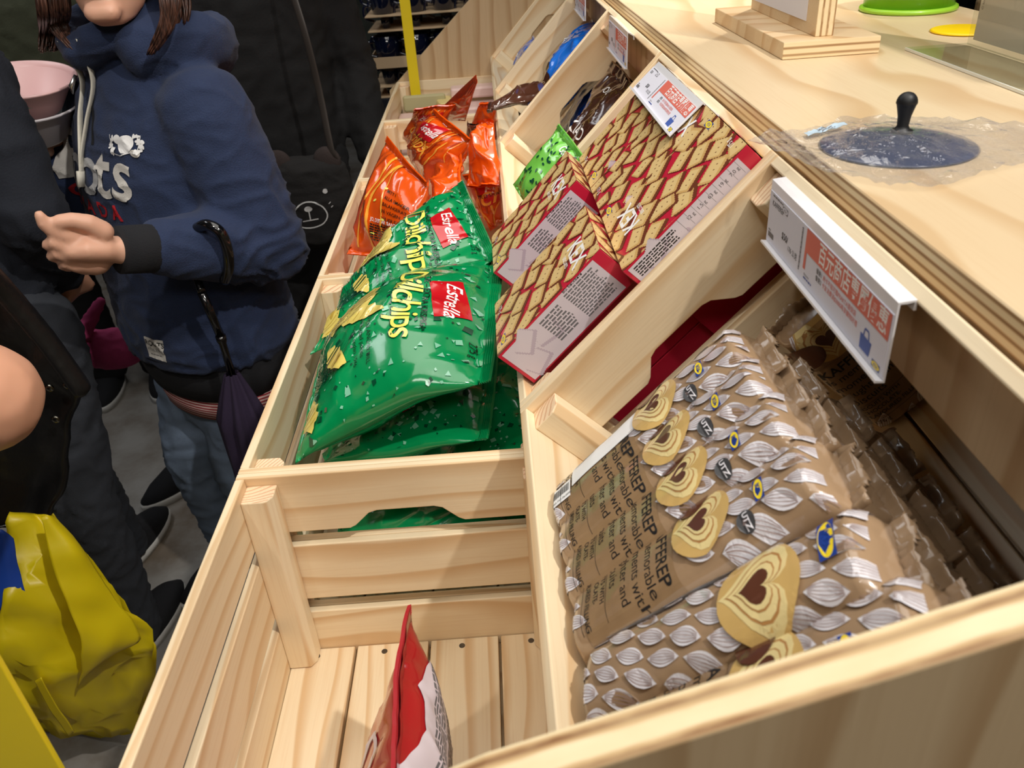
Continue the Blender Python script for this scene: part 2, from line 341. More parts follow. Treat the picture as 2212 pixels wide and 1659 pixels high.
def join2d(*shs):
    V_, F_ = [], []
    for v_, f_ in shs:
        b = len(V_); V_ += v_; F_ += [tuple(i+b for i in f) for f in f_]
    return V_, F_
def line2d(pts, w):
    V_, F_ = [], []
    for i in range(len(pts)-1):
        a, b = V(pts[i]+(0,)), V(pts[i+1]+(0,)); d = (b-a)
        if d.length < 1e-9: continue
        n = V((-d.y, d.x, 0)).normalized()*w/2; k = len(V_)
        V_ += [tuple((a+n)[:2]), tuple((a-n)[:2]), tuple((b-n)[:2]), tuple((b+n)[:2])]; F_.append((k, k+1, k+2, k+3))
    return V_, F_
def small_text(wd, ht, lines, rng, asp=.55, dense=.85):
    """rows of small print too fine to read in the photograph: short dashes"""
    V_, F_ = [], []; lh = ht/lines
    for i in range(lines):
        y = -lh*(i+.5); x = 0; xe = wd*rng.uniform(.85, 1)
        while x < xe:
            L_ = lh*rng.uniform(.9, 2.6); k = len(V_); h = lh*asp/2
            V_ += [(x, y-h), (min(x+L_, xe), y-h), (min(x+L_, xe), y+h), (x, y+h)]; F_.append((k, k+1, k+2, k+3)); x += L_+lh*.35
    return V_, F_
def tess(sh, maxl):
    bm = bmesh.new(); vs_ = [bm.verts.new((x, y, 0)) for x, y in sh[0]]
    for f in sh[1]:
        try: bm.faces.new([vs_[i] for i in f])
        except ValueError: pass
    for it in range(6):
        ed = [e for e in bm.edges if e.calc_length() > maxl]
        if not ed: break
        bmesh.ops.triangulate(bm, faces=[f for f in bm.faces if len(f.verts) > 3])
        ed = [e for e in bm.edges if e.calc_length() > maxl]
        if not ed: break
        bmesh.ops.subdivide_edges(bm, edges=ed, cuts=1)
        bmesh.ops.triangulate(bm, faces=[f for f in bm.faces if len(f.verts) > 3])
    bm.verts.index_update(); out = ([(v.co.x, v.co.y) for v in bm.verts], [tuple(v.index for v in f.verts) for f in bm.faces]); bm.free(); return out
def bvh(o):
    me = o.data; return BVHTree.FromPolygons([v.co.copy() for v in me.vertices], [tuple(p.vertices) for p in me.polygons])
def stamp(name, items, tree, org, ux, uy, parent, maxl=.008, off=.0005, cast=.08, clip=None):
    """items: [(shape2d in metres, material)] laid in the frame org, ux, uy and pressed onto the surface in tree"""
    ux, uy = V(ux).normalized(), V(uy).normalized(); n = ux.cross(uy).normalized(); VV, FF, MI, ms = [], [], [], []
    inc = 1.2e-5 if tree is None else 1.5e-4; bbs = []
    for sh, m_ in items:
        if not sh[0]: continue
        xs = [q[0] for q in sh[0]]; ys = [q[1] for q in sh[0]]; bb = (min(xs), min(ys), max(xs), max(ys)); lv = 0
        for b2, l2 in bbs:
            if l2 >= lv and bb[0] < b2[2] and b2[0] < bb[2] and bb[1] < b2[3] and b2[1] < bb[3]: lv = l2+1
        bbs.append((bb, lv)); li = lv
        if m_ not in ms: ms.append(m_)
        v_, f_ = tess(sh, maxl) if maxl else sh; mp = {}; b = len(VV)
        for i, (x, y) in enumerate(v_):
            P = org+ux*x+uy*y
            if tree is None: VV.append(P+n*(off+li*inc)); mp[i] = b+len(mp); continue
            h = tree.ray_cast(P+n*cast, -n, cast*2)
            if h[0] is None: continue
            mp[i] = b+len(mp); nn = h[1] if h[1].dot(n) > 0 else -h[1]; VV.append(h[0]+nn*(off+li*inc))
        for f in f_:
            if all(i in mp for i in f):
                q = [mp[i] for i in f]
                if tree is not None:
                    L_ = max((VV[q[k]]-VV[q[k-1]]).length for k in range(len(q)))
                    if L_ > (maxl or .05)*3: continue
                FF.append(tuple(q)); MI.append(ms.index(m_))
    if not FF: return None
    return mesh(name, VV, FF, ms, parent, False, MI)
INK = mat('ink_black', rgb(28, 26, 26), .5); INKW = mat('ink_white', rgb(246, 246, 246), .4); INKR = mat('ink_red', rgb(196, 28, 44), .4)
INKB = mat('ink_blue', rgb(24, 62, 150), .4); INKY = mat('ink_yellow', rgb(250, 222, 40), .4); INKG = mat('ink_grey', rgb(110, 108, 112), .5)
SALMON = mat('ink_salmon', rgb(222, 112, 96), .5); INKLB = mat('ink_bag_blue', rgb(70, 98, 176), .5)
def ikea(w_, ys=None, blue=None):
    """blue rectangle, yellow oval, blue letters; centred at 0"""
    h = w_*.4; bl = blue or INKB; yl = ys or INKY; t = text2d('IKEA', h*.46, bold=.016, align='CENTER')
    return [(rect2d(-w_/2, -h/2, w_/2, h/2), bl), (ell2d(0, 0, w_*.48, h*.46, 24), yl), (shift(t, 0, -h*.23), bl)]
def mv(items, dx, dy, rot=0): return [(shift(s, dx, dy, rot), m_) for s, m_ in items]

# ================================================================= price tags clipped to the rims
ACR = mat('white_acrylic', rgb(238, 238, 242), .18, coat=.6); CARD = mat('white_card', rgb(226, 226, 238), .55)
def price_tag(label, top, bot, big=True, flip=False, simple=False):
    """top/bot: ((far point), (near point)); the card hangs between them"""
    tf, tn = V(top[0]), V(top[1]); bf, bn = V(bot[0]), V(bot[1])
    c = (tf+tn)/2; t = thing('price_tag', label, 'price tag', c, group='price tags clipped to the rear rims')
    ux = (tn-tf).normalized(); dn = (bf-tf)-ux*((bf-tf).dot(ux)); H = dn.length; uy = -dn.normalized(); W = (tn-tf).length; n = ux.cross(uy)
    th = .0022; A = tf-c
    def P(x, y, z): return A+ux*x+uy*y+n*z
    rimx = .4822; zr = .2625
    # bracket: card holder plate + ledge to the rim + lower lip, one bent strip
    sec = [(P(0, 0, 0)), (P(0, -H, 0)), (P(0, -H-.001, .005))]
    R0 = V((rimx, tf.y, zr))-c
    ring = []
    for x in (0, W):
        p0 = P(x, 0, 0); rr = V((R0.x, p0.y, R0.z)); d = V((0, 0, -.012))
        ring.append([rr+V((.0, 0, -.004)), rr+V((0, 0, .0015)), p0+(rr-p0)*.35+V((0, 0, .0025)), p0+uy*.003+n*.001, P(x, -H, .001), P(x, -H+.0005, .006)])
    vv = ring[0]+ring[1]; k = len(ring[0]); ff = [(i, i+1, i+1+k, i+k) for i in range(k-1)]
    o = mesh('tag_holder', vv, ff, ACR, t); sm = o.modifiers.new('thick', 'SOLIDIFY'); sm.thickness = .0016; sm.offset = 0
    off = .0022
    vv = [P(.001, -.004, off), P(W-.001, -.004, off), P(W-.001, -H+.002, off), P(.001, -H+.002, off)]; vv += [v-n*.0008 for v in vv]
    lc = mesh('label_card', vv, [(0, 3, 2, 1), (4, 5, 6, 7), (0, 1, 5, 4), (1, 2, 6, 5), (2, 3, 7, 6), (3, 0, 4, 7)], CARD, t)
    s = H/.046; it = []
    rg = random.Random(5)
    name = 'KAFFEREP' if big else 'KEX'
    it += [(shift(text2d(name, .0042*s), .008, -.0135*s), INK), (shift(small_text(.024, .002*s, 1, rg), .008, -.005*s), INKG), (shift(text2d('$50/', .0052*s, bold=.01), .034, -.030*s), INK), (shift(text2d('176 公克' if big else '175 公克', .0038*s), .048, -.034*s), INK)]
    it += [(rect2d(.005, -.039*s, .017, -.035*s), INKG), (shift(small_text(.006, .002*s, 1, rg), .005, -.0325*s), INKG)]
    for q in ikea(.011, CARD, INKG): it.append((shift(q[0], .036, -.009*s), q[1]))
    # bar code
    x = .073
    for i in range(26):
        it.append((rect2d(x-.0012, -.008*s-i*.0012*s, x+.0012, -.008*s-i*.0012*s+.0007*s*(1 if i % 3 else 1.4)), INKG))
    xs = .0805
    it.append((rect2d(xs, -.021*s, W-.002, -.0045*s), SALMON)); it.append((rect2d(xs, -.0335*s, xs+.004, -.021*s), SALMON))
    tx = text2d('百元商店專屬優惠', .0112*s, bold=.012); tw = max(q[0] for q in tx[0]); tx = ([(x*(W-.005-xs-.024)/tw, y) for x, y in tx[0]], tx[1])
    it.append((shift(tx, xs+.0235, -.0180*s), INKW))
    it += [(shift(text2d('優惠1', .0030*s), xs+.0235, -.0268*s), INK), (shift(text2d('刷卡不限可獲FRAKTA環保袋', .0030*s), xs+.0355, -.0268*s), SALMON), (shift(text2d('優惠2', .0030*s), xs+.0235, -.0318*s), INK), (shift(text2d('卡友消費滿$3000再享購物好禮', .0030*s), xs+.0355, -.0318*s), SALMON)]
    it += [(shift(text2d('shop.com', .0018*s), xs+.003, -.0372*s), INK), (shift(small_text(.016, .0022*s, 1, rg), xs+.003, -.038*s), INKB)]
    bg = [(0, 0), (.013, 0), (.0142, .009), (-.001, .0095)]
    it.append((shift(poly2d([(x, y*s) for x, y in bg]), W-.033, -.041*s), INKLB)); it.append((shift(line2d([(.003, .009*s), (.004, .014*s), (.009, .014*s), (.0105, .009*s)], .0012), W-.033, -.041*s), INKLB))
    it += mv(ikea(.0105), W-.010, -.041*s)
    stamp('printed_text', it, None, P(0, 0, off), ux, uy, lc, None, .00018)
    return t
price_tag('large white price tag reading KAFFEREP, over the beige biscuit packs', ((.4745, -.040, .2600), (.4745, -.2525, .2600)), ((.4745, -.0395, .2150), (.4745, -.252, .2150)))
price_tag('white price tag tilted outwards over the red biscuit boxes', (at(1420, 140, 1, .362), at(1515, 230, 1, .154)), (at(1367, 195, 1, .362), at(1440, 283, 1, .154)), False)
price_tag('small white price tag above the dark brown bags', ((.474, .83, .266), (.474, .64, .266)), ((.4735, .83, .219), (.4735, .64, .219)), False)
price_tag('white price tag farthest along the rims, above the large blue bag', ((.470, 1.33, .268), (.470, 1.14, .268)), ((.4695, 1.33, .221), (.4695, 1.14, .221)), False)
# ================================================================= red biscuit boxes
BOXR = mat('box_red', rgb(200, 34, 62), .28, coat=.4); BISC = mat('print_biscuit', rgb(212, 172, 108), .32, coat=.25); BISL = mat('print_biscuit_light', rgb(228, 198, 138), .32, coat=.25)
BISD = mat('print_biscuit_dark', rgb(112, 56, 34), .32, coat=.25); GREYP = mat('print_pale_grey', rgb(214, 204, 212), .35, coat=.2); GREYD = mat('print_pale_shadow', rgb(190, 176, 190), .35, coat=.2)
def scallop(cx, cy, w_, h_, rot, k=5, amp=.0010):
    """biscuit outline: a rectangle with a serrated edge"""
    pts = []
    def side(ax, ay, bx, by, n):
        dx, dy = (bx-ax), (by-ay); L_ = sqrt(dx*dx+dy*dy); nx, ny = dy/L_, -dx/L_
        for i in range(n):
            for q, o_ in ((0, 0), (.5, amp)):
                t = (i+q)/n; pts.append((ax+dx*t+nx*o_, ay+dy*t+ny*o_))
    side(-w_/2, -h_/2, w_/2, -h_/2, int(k*w_/h_*1.1)+2); side(w_/2, -h_/2, w_/2, h_/2, k+1); side(w_/2, h_/2, -w_/2, h_/2, int(k*w_/h_*1.1)+2); side(-w_/2, h_/2, -w_/2, -h_/2, k+1)
    c, s = cos(rot), sin(rot); return [(cx+x*c-y*s, cy+x*s+y*c) for x, y in pts], [tuple(range(len(pts)))]
def cliprect(sh, x0, y0, x1, y1):
    """Sutherland-Hodgman against a rectangle (for near-convex outlines)"""
    V_, F_ = [], []
    for f in sh[1]:
        P = [sh[0][i] for i in f]
        for ax, val, sg in ((0, x0, 1), (0, x1, -1), (1, y0, 1), (1, y1, -1)):
            Q = []
            for i in range(len(P)):
                a, b = P[i-1], P[i]; ia = (a[ax]-val)*sg >= 0; ib = (b[ax]-val)*sg >= 0
                if ia != ib:
                    t = (val-a[ax])/(b[ax]-a[ax]); Q.append((a[0]+(b[0]-a[0])*t, a[1]+(b[1]-a[1])*t))
                if ib: Q.append(b)
            P = Q
            if len(P) < 3: break
        if len(P) >= 3:
            k = len(V_); V_ += P; F_.append(tuple(range(k, k+len(P))))
    return V_, F_
def biscuits(W, H, seed, light=False, step=.034):
    rg = random.Random(seed); it = []; n = 0
    c1, c2, c3 = (GREYP, GREYP, GREYD) if light else (BISC, BISL, BISD)
    y = -H*.1; row = 0
    while y < H+.02:
        x = -.01+(row % 2)*.016
        while x < W+.02:
            ro = rg.uniform(.5, 1.2) if rg.random() < .7 else rg.uniform(-.5, .3); w_ = rg.uniform(.023, .029); h_ = rg.uniform(.017, .022)
            jx, jy = x+rg.uniform(-.003, .003), y+rg.uniform(-.003, .003)
            for a in range(3):
                it.append((cliprect(scallop(jx+.0028-a*.0002, jy-.0052+a*.0014, w_*(1-.03*a), h_, ro), 0, 0, W, H), c3))
            it.append((cliprect(scallop(jx, jy, w_, h_, ro), 0, 0, W, H), c1))
            it.append((cliprect(scallop(jx-.0008, jy+.001, w_*.82, h_*.76, ro, 4, .0004), 0, 0, W, H), c2))
            for a in (-1, 0, 1):
                it.append((cliprect(ell2d(jx+a*w_*.22*cos(ro), jy+a*w_*.22*sin(ro), .0007, .0012, 6, ro), 0, 0, W, H), c3))
            x += step
        y += step*.70; row += 1
    return [q for q in it if q[0][1]]
BL, BW_, BT = .142, .1155, .046      # along s, along y, depth
def kex_box(label, s0, y0, d0, face='up', group='red biscuit boxes in the tilted crate', prints=True, seed=1):
    """s0,y0: near lower corner of the top face; d0: depth of that face"""
    o_ = rc(s0, y0, d0); t = thing('biscuit_box', label, 'box', o_, group=group)
    M = Matrix((RA, V((0, 1, 0)), -RN)).transposed()
    def w2(x, y, z): return M @ V((x, y, z))
    vv = [w2(x, y, z) for x in (0, BL) for y in (0, BW_) for z in (-BT, 0)]
    b = mesh('carton', vv, BF, BOXR, t); bevel(b, .0008)
    bm = bmesh.new(); bm.from_mesh(b.data); bmesh.ops.recalc_face_normals(bm, faces=bm.faces); bm.to_mesh(b.data); bm.free()
    if not prints: return t
    S, Y, N_ = RA, V((0, 1, 0)), -RN
    it = biscuits(BL, BW_, seed)
    # top face frame: u = -Y (reading direction), v = +S ; origin at far-left corner
    O = w2(0, BW_, 0)
    itx = [((([(BW_-y, x) for x, y in s[0]]), [tuple(reversed(f)) for f in s[1]]), m_) for s, m_ in it]
    if face == 'up':
        itx += [(shift(text2d('KEX', .019, bold=.018, shear=.0), .053, BL-.034), INKW), (shift(text2d('BISCUITS', .0042, bold=.01), .062, BL-.042), INKW), (shift(text2d('175 g', .0052), .018, .006), INKW)]
        itx += mv(ikea(.017), BW_-.022, .010)
        stamp('printed_front', itx, None, O, -Y, S, b, None, .00025)
    else:       # the print turned end for end
        lg = [(shift(text2d('KEX', .019, bold=.018), .053, BL-.034), INKW), (shift(text2d('BISCUITS', .0042, bold=.01), .062, BL-.042), INKW), (shift(text2d('175 g', .0052), .018, .006), INKW)]+mv(ikea(.017), BW_-.022, .010)
        rot = [((([(BW_-x, BL-y) for x, y in s[0]]), s[1]), m_) for s, m_ in lg]
        stamp('printed_front', itx+rot, None, O, -Y, S, b, None, .00025)
    # near long side (faces -Y): pale panel with fine print
    rg = random.Random(seed+9); O2 = w2(0, 0, -BT)
    it2 = [(rect2d(.004, .002, BL-.012, BT-.002), GREYP)]
    for cx, cy, ro in ((.022, .012, .3), (.05, .026, -.2), (.03, .036, .6)): it2 += [(scallop(cx, cy, .026, .017, ro), GREYD), (scallop(cx-.001, cy+.002, .023, .014, ro), GREYP)]
    if face == 'up':
        it2.append((shift(small_text(.040, .034, 12, rg), BL-.053-.002, BT-.005, 0), INKG)); it2.append((shift(small_text(.028, .030, 9, rg), .052, BT-.006), INKG))
        it2.append((shift(text2d('BG: Бисквити', .0028, bold=.02), BL-.053, BT-.004), INK))
    else:
        it2.append((shift(small_text(.05, .012, 5, rg), .008, BT-.004), INK))
        for k in range(9): it2.append((rect2d(.062+k*.008, BT-.016, .0623+k*.008, BT-.002), INKG))
        for k, q in enumerate(('12 g', '1,5 g', '63 g', '19 g', '7,0 g')): it2.append((shift(text2d(q, .0034), .068+k*.012, BT-.010), INK))
    stamp('printed_side', it2, None, O2, S, N_, b, None, .00025)
    # right short end: cookie print
    O3 = w2(BL, 0, -BT); it3 = biscuits(BW_, BT, seed+3); stamp('printed_end', it3, None, O3, Y, N_, b, None, .00025)
    it4 = biscuits(BT, BW_, seed+5)
    return t
kex_box('red biscuit box standing proud at the front left of its crate, nearest the beige packs', .013, .045, -.036, seed=1)
kex_box('red biscuit box standing proud beside the small green packet', .013, .243, -.036, seed=2)
kex_box('red biscuit box lying upper right, nearest of three, its KEX lettering upside down', .158, .010+ROFF, -.017, 'down', seed=3)
kex_box('red biscuit box lying between two others, partly under the white price tag', .158, .128, -.017, 'up', seed=4)
kex_box('red biscuit box lying farthest of three, against the crate end', .158, .246, -.017, 'up', seed=5)
k_ = 0
for d0 in (.0105, .0565+.001, .1040+.0005):
    for y_ in (.078, .243):
        k_ += 1; kex_box('red biscuit box '+['just', 'two boxes', 'three boxes'][(k_-1)//2]+' below the upright one '+('by the green packet' if y_ > .2 else 'nearest the beige packs'), .013, y_, d0+ROFF*.2, prints=False, group='red biscuit boxes low in the crate')
# the two piles rest on the crate floor
for y_ in (.078, .243): kex_box('red biscuit box lowest of its pile on the crate floor, '+('near' if y_ < .1 else 'far')+' pile', .013, y_, .1525, prints=False, group='red biscuit boxes low in the crate')
for y_ in (.062, .180, .298):
    for j, d0 in enumerate((.0295, .0765, .1235, .1705)):
        kex_box('red biscuit box number %s down under the %s lying one' % (['two', 'three', 'four', 'five'][j], {.062: 'nearest', .180: 'middle', .298: 'farthest'}[y_]), .158, y_, d0+.0002*j, prints=False, group='red biscuit boxes low in the crate')

# ================================================================= beige biscuit packs
BEI = mat('foil_beige', rgb(166, 138, 108), .22, coat=.8, bump=.25, bscale=60); BEIP = mat('print_brown_panel', rgb(150, 122, 90), .22, coat=.8)
LEAF = mat('print_white_leaf', rgb(232, 230, 236), .2, coat=.8); LSTR = mat('print_leaf_vein', rgb(160, 136, 130), .2, coat=.8)
CK1 = mat('print_cookie', rgb(216, 180, 112), .2, coat=.8); CK2 = mat('print_cookie_cream', rgb(240, 220, 158), .2, coat=.8); CK3 = mat('print_cookie_line', rgb(190, 140, 84), .2, coat=.8); CHO = mat('print_chocolate', rgb(98, 58, 42), .2, coat=.8)
PL, PW = .192, .055          # length, girth width
def heart(cx, cy, r, rot=0, n=26):
    p = []
    for i in range(n):
        t = 2*pi*i/n; x = 16*sin(t)**3; y = 13*cos(t)-5*cos(2*t)-2*cos(3*t)-cos(4*t); p.append((x/17*r, y/17*r))
    c, s = cos(rot), sin(rot); return [(cx+x*c-y*s, cy+x*s+y*c) for x, y in p], [tuple(range(n))]
def leaf(cx, cy, a, b, rot):
    n = 9; up = [(-a+2*a*i/n, b*sin(pi*i/n)) for i in range(n+1)]; dn = [(-a+2*a*i/n, -b*sin(pi*i/n)) for i in range(n-1, 0, -1)]
    out = [(shift(poly2d(up+dn), cx, cy, rot), LEAF)]
    for k in (-.66, -.33, 0, .33, .66):
        out.append((shift(line2d([(-a+2*a*i/n, k*b*sin(pi*i/n)) for i in range(1, n)], .0004), cx, cy, rot), LSTR))
    return out
def coffee_leaves(W, H, seed, skip=None):
    """leaves on a lattice that runs with their long axis"""
    rg = random.Random(seed); it = []; e1 = V((.41, .91)); e2 = V((.91, -.41)); o = V((rg.random()*.02, rg.random()*.02))
    for i in range(-9, 14):
        for j in range(-16, 17):
            p = o+e1*((i+.5*(j % 2))*.0275)+e2*(j*.0118)
            if -.004 < p.x < W+.004 and -.01 < p.y < H+.008 and not (skip and skip(p.x, p.y)): it += leaf(p.x, p.y, .0124*rg.uniform(.92, 1.05), .0053*rg.uniform(.9, 1.1), 1.147+rg.uniform(-.10, .10))
    return it
def cookie(cx, cy, r, rot=0):
    return [(ell2d(cx, cy, r, r*.96, 26), CK1), (heart(cx, cy, r*.95, rot), CK2), (heart(cx, cy, r*.78, rot), CK3), (heart(cx, cy, r*.72, rot), CK2), (heart(cx, cy, r*.56, rot), CK3), (heart(cx, cy, r*.52, rot), CK2), (heart(cx, cy-r*.02, r*.40, rot), CHO)]
def pack_mesh(name, parent, ln, wy, hd, seed, jit=.0016, fin=.011):
    """soft brick: x along its length, y across, z up (top at 0); crimped fins at both ends"""
    rg = random.Random(seed); nx, na = 60, 56; vs_, fs = [], []; off = V((rg.random()*9, rg.random()*9, 0))
    for i in range(nx+1):
        u = i/nx; x = u*ln; e = min(1, min(u, 1-u)/.045); e = e**.5 if e > 0 else 0
        for k in range(na):
            th = 2*pi*k/na; c, s = cos(th), sin(th); pw = .62
            y = wy/2*abs(c)**pw*(1 if c > 0 else -1)*(.86+.14*e); z = hd/2*abs(s)**pw*(1 if s > 0 else -1)*max(e, .06)
            nz = noise.noise(V((x*34, th*1.1, 0))+off)*jit*e+noise.noise(V((x*110, th*4, 3))+off)*jit*.35
            vs_.append((x+(nz if e < .8 else 0), wy/2+y*(1+nz*9), -hd/2+z*(1+nz*22)))
    for i in range(nx):
        for k in range(na):
            k2 = (k+1) % na; fs.append((i*na+k, (i+1)*na+k, (i+1)*na+k2, i*na+k2))
    fs.append(tuple(range(na))); fs.append(tuple(range((nx+1)*na-1, nx*na-1, -1)))
    o = mesh(name, vs_, fs, BEI, parent, True)
    bm = bmesh.new(); bm.from_mesh(o.data); bmesh.ops.recalc_face_normals(bm, faces=bm.faces); bm.to_mesh(o.data); bm.free()
    return o
def fin_mesh(parent, ln, wy, hd, at_end, seed):
    rg = random.Random(seed); n = 22; vv, ff = [], []
    for i in range(n+1):
        y = wy*(.02+.96*i/n)
        for j, q in enumerate((0, .35, .7, 1)):
            x = (ln-.003+q*.013) if at_end else (.003-q*.009)
            z = -hd/2+(.0015*(1 if i % 2 else -1)*(q > 0))+.008*sin(i*.5+seed)*q*.5+rg.uniform(-.001, .001)*q
            vv.append((x+rg.uniform(-.0008, .0008)*(q == 1), y, z))
    for i in range(n):
        for j in range(3): ff.append((i*4+j, i*4+4+j, i*4+5+j, i*4+1+j))
    o = mesh('end_seal', vv, ff, BEI, parent, True); s = o.modifiers.new('t', 'SOLIDIFY'); s.thickness = .0004; return o
def coffee_pack(label, s0, y0, d0, wy=.062, hd=.058, roll=0, yaw=0, style='front', seed=1, group='beige biscuit packs in the tilted crate', M4=None, ln=PL, sticker=False):
    t = thing('biscuit_pack', label, 'biscuit pack', (0, 0, 0), group=group)
    M = Matrix((RA, V((0, 1, 0)), -RN)).transposed().to_4x4()
    t.matrix_world = M4 or (Matrix.Translation(rc(s0, y0, d0)) @ M @ Matrix.Rotation(yaw, 4, 'Z') @ Matrix.Rotation(roll, 4, 'X'))
    b = pack_mesh('wrapper', t, ln, wy, hd, seed); fin_mesh(t, ln, wy, hd, True, seed); fin_mesh(t, ln, wy, hd, False, seed+1)
    if not style: return t
    tr = bvh(b); W = wy; Z = V((0, 0, 0))
    # reading frame: u = -y, v = +x, origin far-left corner
    skip = (lambda x, y: .014 < y < .100) if style == 'front' else None
    it = coffee_leaves(W, ln-.002, seed, skip)
    rg = random.Random(seed)
    if style == 'front':
        it = [(rect2d(0, .020, W, .096), BEIP)]+it
        it += [(shift(text2d('KAFFEREP', .0088, bold=.015), .002, .083), INK)]
        for k, q in enumerate(('is memorable', 'moments with', 'laughter and', 'biscuits')): it.append((shift(text2d(q, .0072), .002+k*.0005, .0735-k*.0105), INK))
        it += [(rect2d(.002, .0385, W-.006, .0389), INK)]
        for k, q in enumerate(('BISCUITS WITH', 'CHOCOLATE-', 'FLAVOURED FILLING')): it.append((shift(text2d(q, .0040, bold=.01), .002, .0335-k*.0062), INK))
        it += [(rect2d(.012, .0178, W-.006, .0182), INK), (shift(text2d('176 g', .0042), .004, .0125), INK)]
        it += cookie(W*.50, .120, .0235, -.2); it += [(ell2d(W*.13, .115, .015, .013, 20), CHO)]
        it += mv(ikea(.017), W*.60, .163)
        it += [(ell2d(W*.83, .150, .006, .006, 12), mat('print_seal_grey', rgb(70, 70, 72), .3, coat=.5)), (shift(text2d('UTZ', .0035, bold=.02, align='CENTER'), W*.83, .149), LEAF)]
    elif style == 'back':
        it += cookie(W*.52, .138, .0275, -.15)+mv(ikea(.025), W*.38, .180)
        it += [(rect2d(W*.0, .02, W*.09, ln-.05), INKW)]
    it = [((cliprect(s, .0005, .004, W-.0005, ln-.004)), m_) for s, m_ in it]; it = [q for q in it if q[0][1]]
    stamp('printed_wrapper', it, tr, V((0, W, 0)), V((0, -1, 0)), V((1, 0, 0)), b, .0036, .0006, .05)
    if sticker:
        SH_ = .010; it = [(rect2d(-.002, .006, .024, .118), INKW), (shift(small_text(.085, .021, 9, rg, .75), -.0005, .03, pi/2), INK)]
        it = [(rect2d(-.001, .030, .027, .125), INKW)]
        a = shift(small_text(.088, .024, 10, rg, .75), 0.0265, .034, pi/2); a = ([(x, y) for x, y in a[0]], a[1]); it.append(((([(.0275-(x-.0)*1, y) for x, y in a[0]]), a[1]), INK))
        for k in range(22): it.append((rect2d(.001+k*.00035*0, .033+k*.0010, .006, .0335+k*.0010), INK))
        it += [(rect2d(.014, -.002+.006, .036, .028), INKW)]
        for k in range(26): it.append((rect2d(.017, .0065+k*.00078, .0275, .0065+k*.00078+(.0005 if k % 3 else .0003)), INK))
        it.append((shift(text2d('1.403.749.26.0008', .0022), .0335, .0065, pi/2), INK))
        it = mv(it, SH_, 0)
        stamp('sticker_label', it, tr, V((0, W, 0)), V((0, -1, 0)), V((1, 0, 0)), b, .006, .0014, .05)
    return t
TILT = .30
# shingled top row, each leaning on the next
names = ['beige biscuit pack with white sticker labels, next to the crate end board', 'second beige biscuit pack from the stickered one', 'third beige biscuit pack from the stickered one, KAFFEREP partly hidden',
         'fourth beige biscuit pack from the stickered one, its printed lines ending in filling']
for k in range(4):
    coffee_pack(names[k], .0100, -.166-k*.0385, .0065+.0004*k, .062, .055, -.16, (0, -.02, -.06, -.12)[k], 'front', 10+k, 'beige biscuit packs in the top layer', sticker=(k == 0), ln=.200)
coffee_pack('wide beige biscuit pack lying with its heart cookie and blue logo fully in view', .0120, -.338, .006, .060, .055, -.10, -.20, 'back', 21, 'beige biscuit packs in the top layer', ln=.200)
coffee_pack('beige biscuit pack half hidden behind the near plywood panel', .0160, -.386, .008, .060, .055, -.10, -.20, 'front', 23, 'beige biscuit packs in the top layer', ln=.200)
for j in range(3):
    for k in range(5):
        coffee_pack('beige pack in the %s layer, column %s from the crate end board' % (['second', 'third', 'bottom'][j], ['one', 'two', 'three', 'four', 'five'][k]), .0125+.003*j, -.150-k*.0625, .0685+j*.0535, .060, .052, 0, 0, None, 40+j*5+k, 'beige biscuit packs under the top layer', ln=.196)
coffee_pack('lone beige biscuit pack standing deep in the shade behind the others, logo up', 0, 0, 0, .060, .040, 0, 0, 'front', 61, 'beige biscuit packs under the top layer', M4=Matrix.Translation(rc(.268, -.062, .235)) @ Matrix((-RN, -RA, V((0, -1, 0)))).transposed().to_4x4(), ln=.14)
# ================================================================= chips bags
def bagfn(c00, c10, c11, c01, T, seed, crump=.006, pleat=.004, side=1, ebot=.5, bend=None, lean=0):
    """surface point of a filled foil bag; u bottom -> top seal, v across; c00 bottom/far, c10 top/far, c11 top/near, c01 bottom/near"""
    rg = random.Random(seed); off = V((rg.random()*50, rg.random()*50, rg.random()*50))
    N_ = ((c01-c00).cross(c10-c00)+(c11-c10).cross(c11-c01)).normalized()
    Lu = ((c10-c00).length+(c11-c01).length)/2; Lv = ((c01-c00).length+(c11-c10).length)/2
    def f(u, v, sd):
        P = c00*(1-u)*(1-v)+c10*u*(1-v)+c11*u*v+c01*(1-u)*v
        uu = max(0, min(1, (u-.03)/.90)); pu = max(0, sin(pi*uu))**.55; pv = max(0, 1-(2*v-1)**2)**.5
        h = T/2*pu*pv
        e = min(1, pu*1.2)
        q = V((u*Lu*11, v*Lv*15, 0))+off+(V((0, 0, 9)) if sd < 0 else V((0, 0, 0)))
        r1 = 1-abs(noise.noise(q)*2); r2 = 1-abs(noise.noise(q*2.3+V((3, 1, 2)))*2); r3 = noise.noise(q*.5)
        h += crump*(max(0, r1-.35)**2*2.2-.45)*.9*pv**.5*(.35+.65*e)+crump*.22*(r2**4-.3)*pv**.5+crump*1.3*r3*pv
        # pleats running from the seals
        end = max(0, 1-uu/.42)**1.6+max(0, 1-(1-uu)/.42)**1.6
        h += pleat*end*(noise.noise(V((v*Lv*75, u*1.7, seed)))+.35*sin(v*Lv*170+seed+5*noise.noise(V((v*5, u*4, 1)))))*pv**.4*(1 if 0 < uu < 1 else .25)
        w_ = noise.noise(V((u*3, v*2, seed+.5)))*T*.12+lean*uu*uu*.0
        if bend: w_ += bend*sin(pi*u)
        return P+N_*(sd*h+w_*side)
    return f, N_, Lu, Lv
def foil(name, col, rough=.2):
    return mat(name, col, rough, coat=.85, bump=.15, bscale=70, spec=.6)
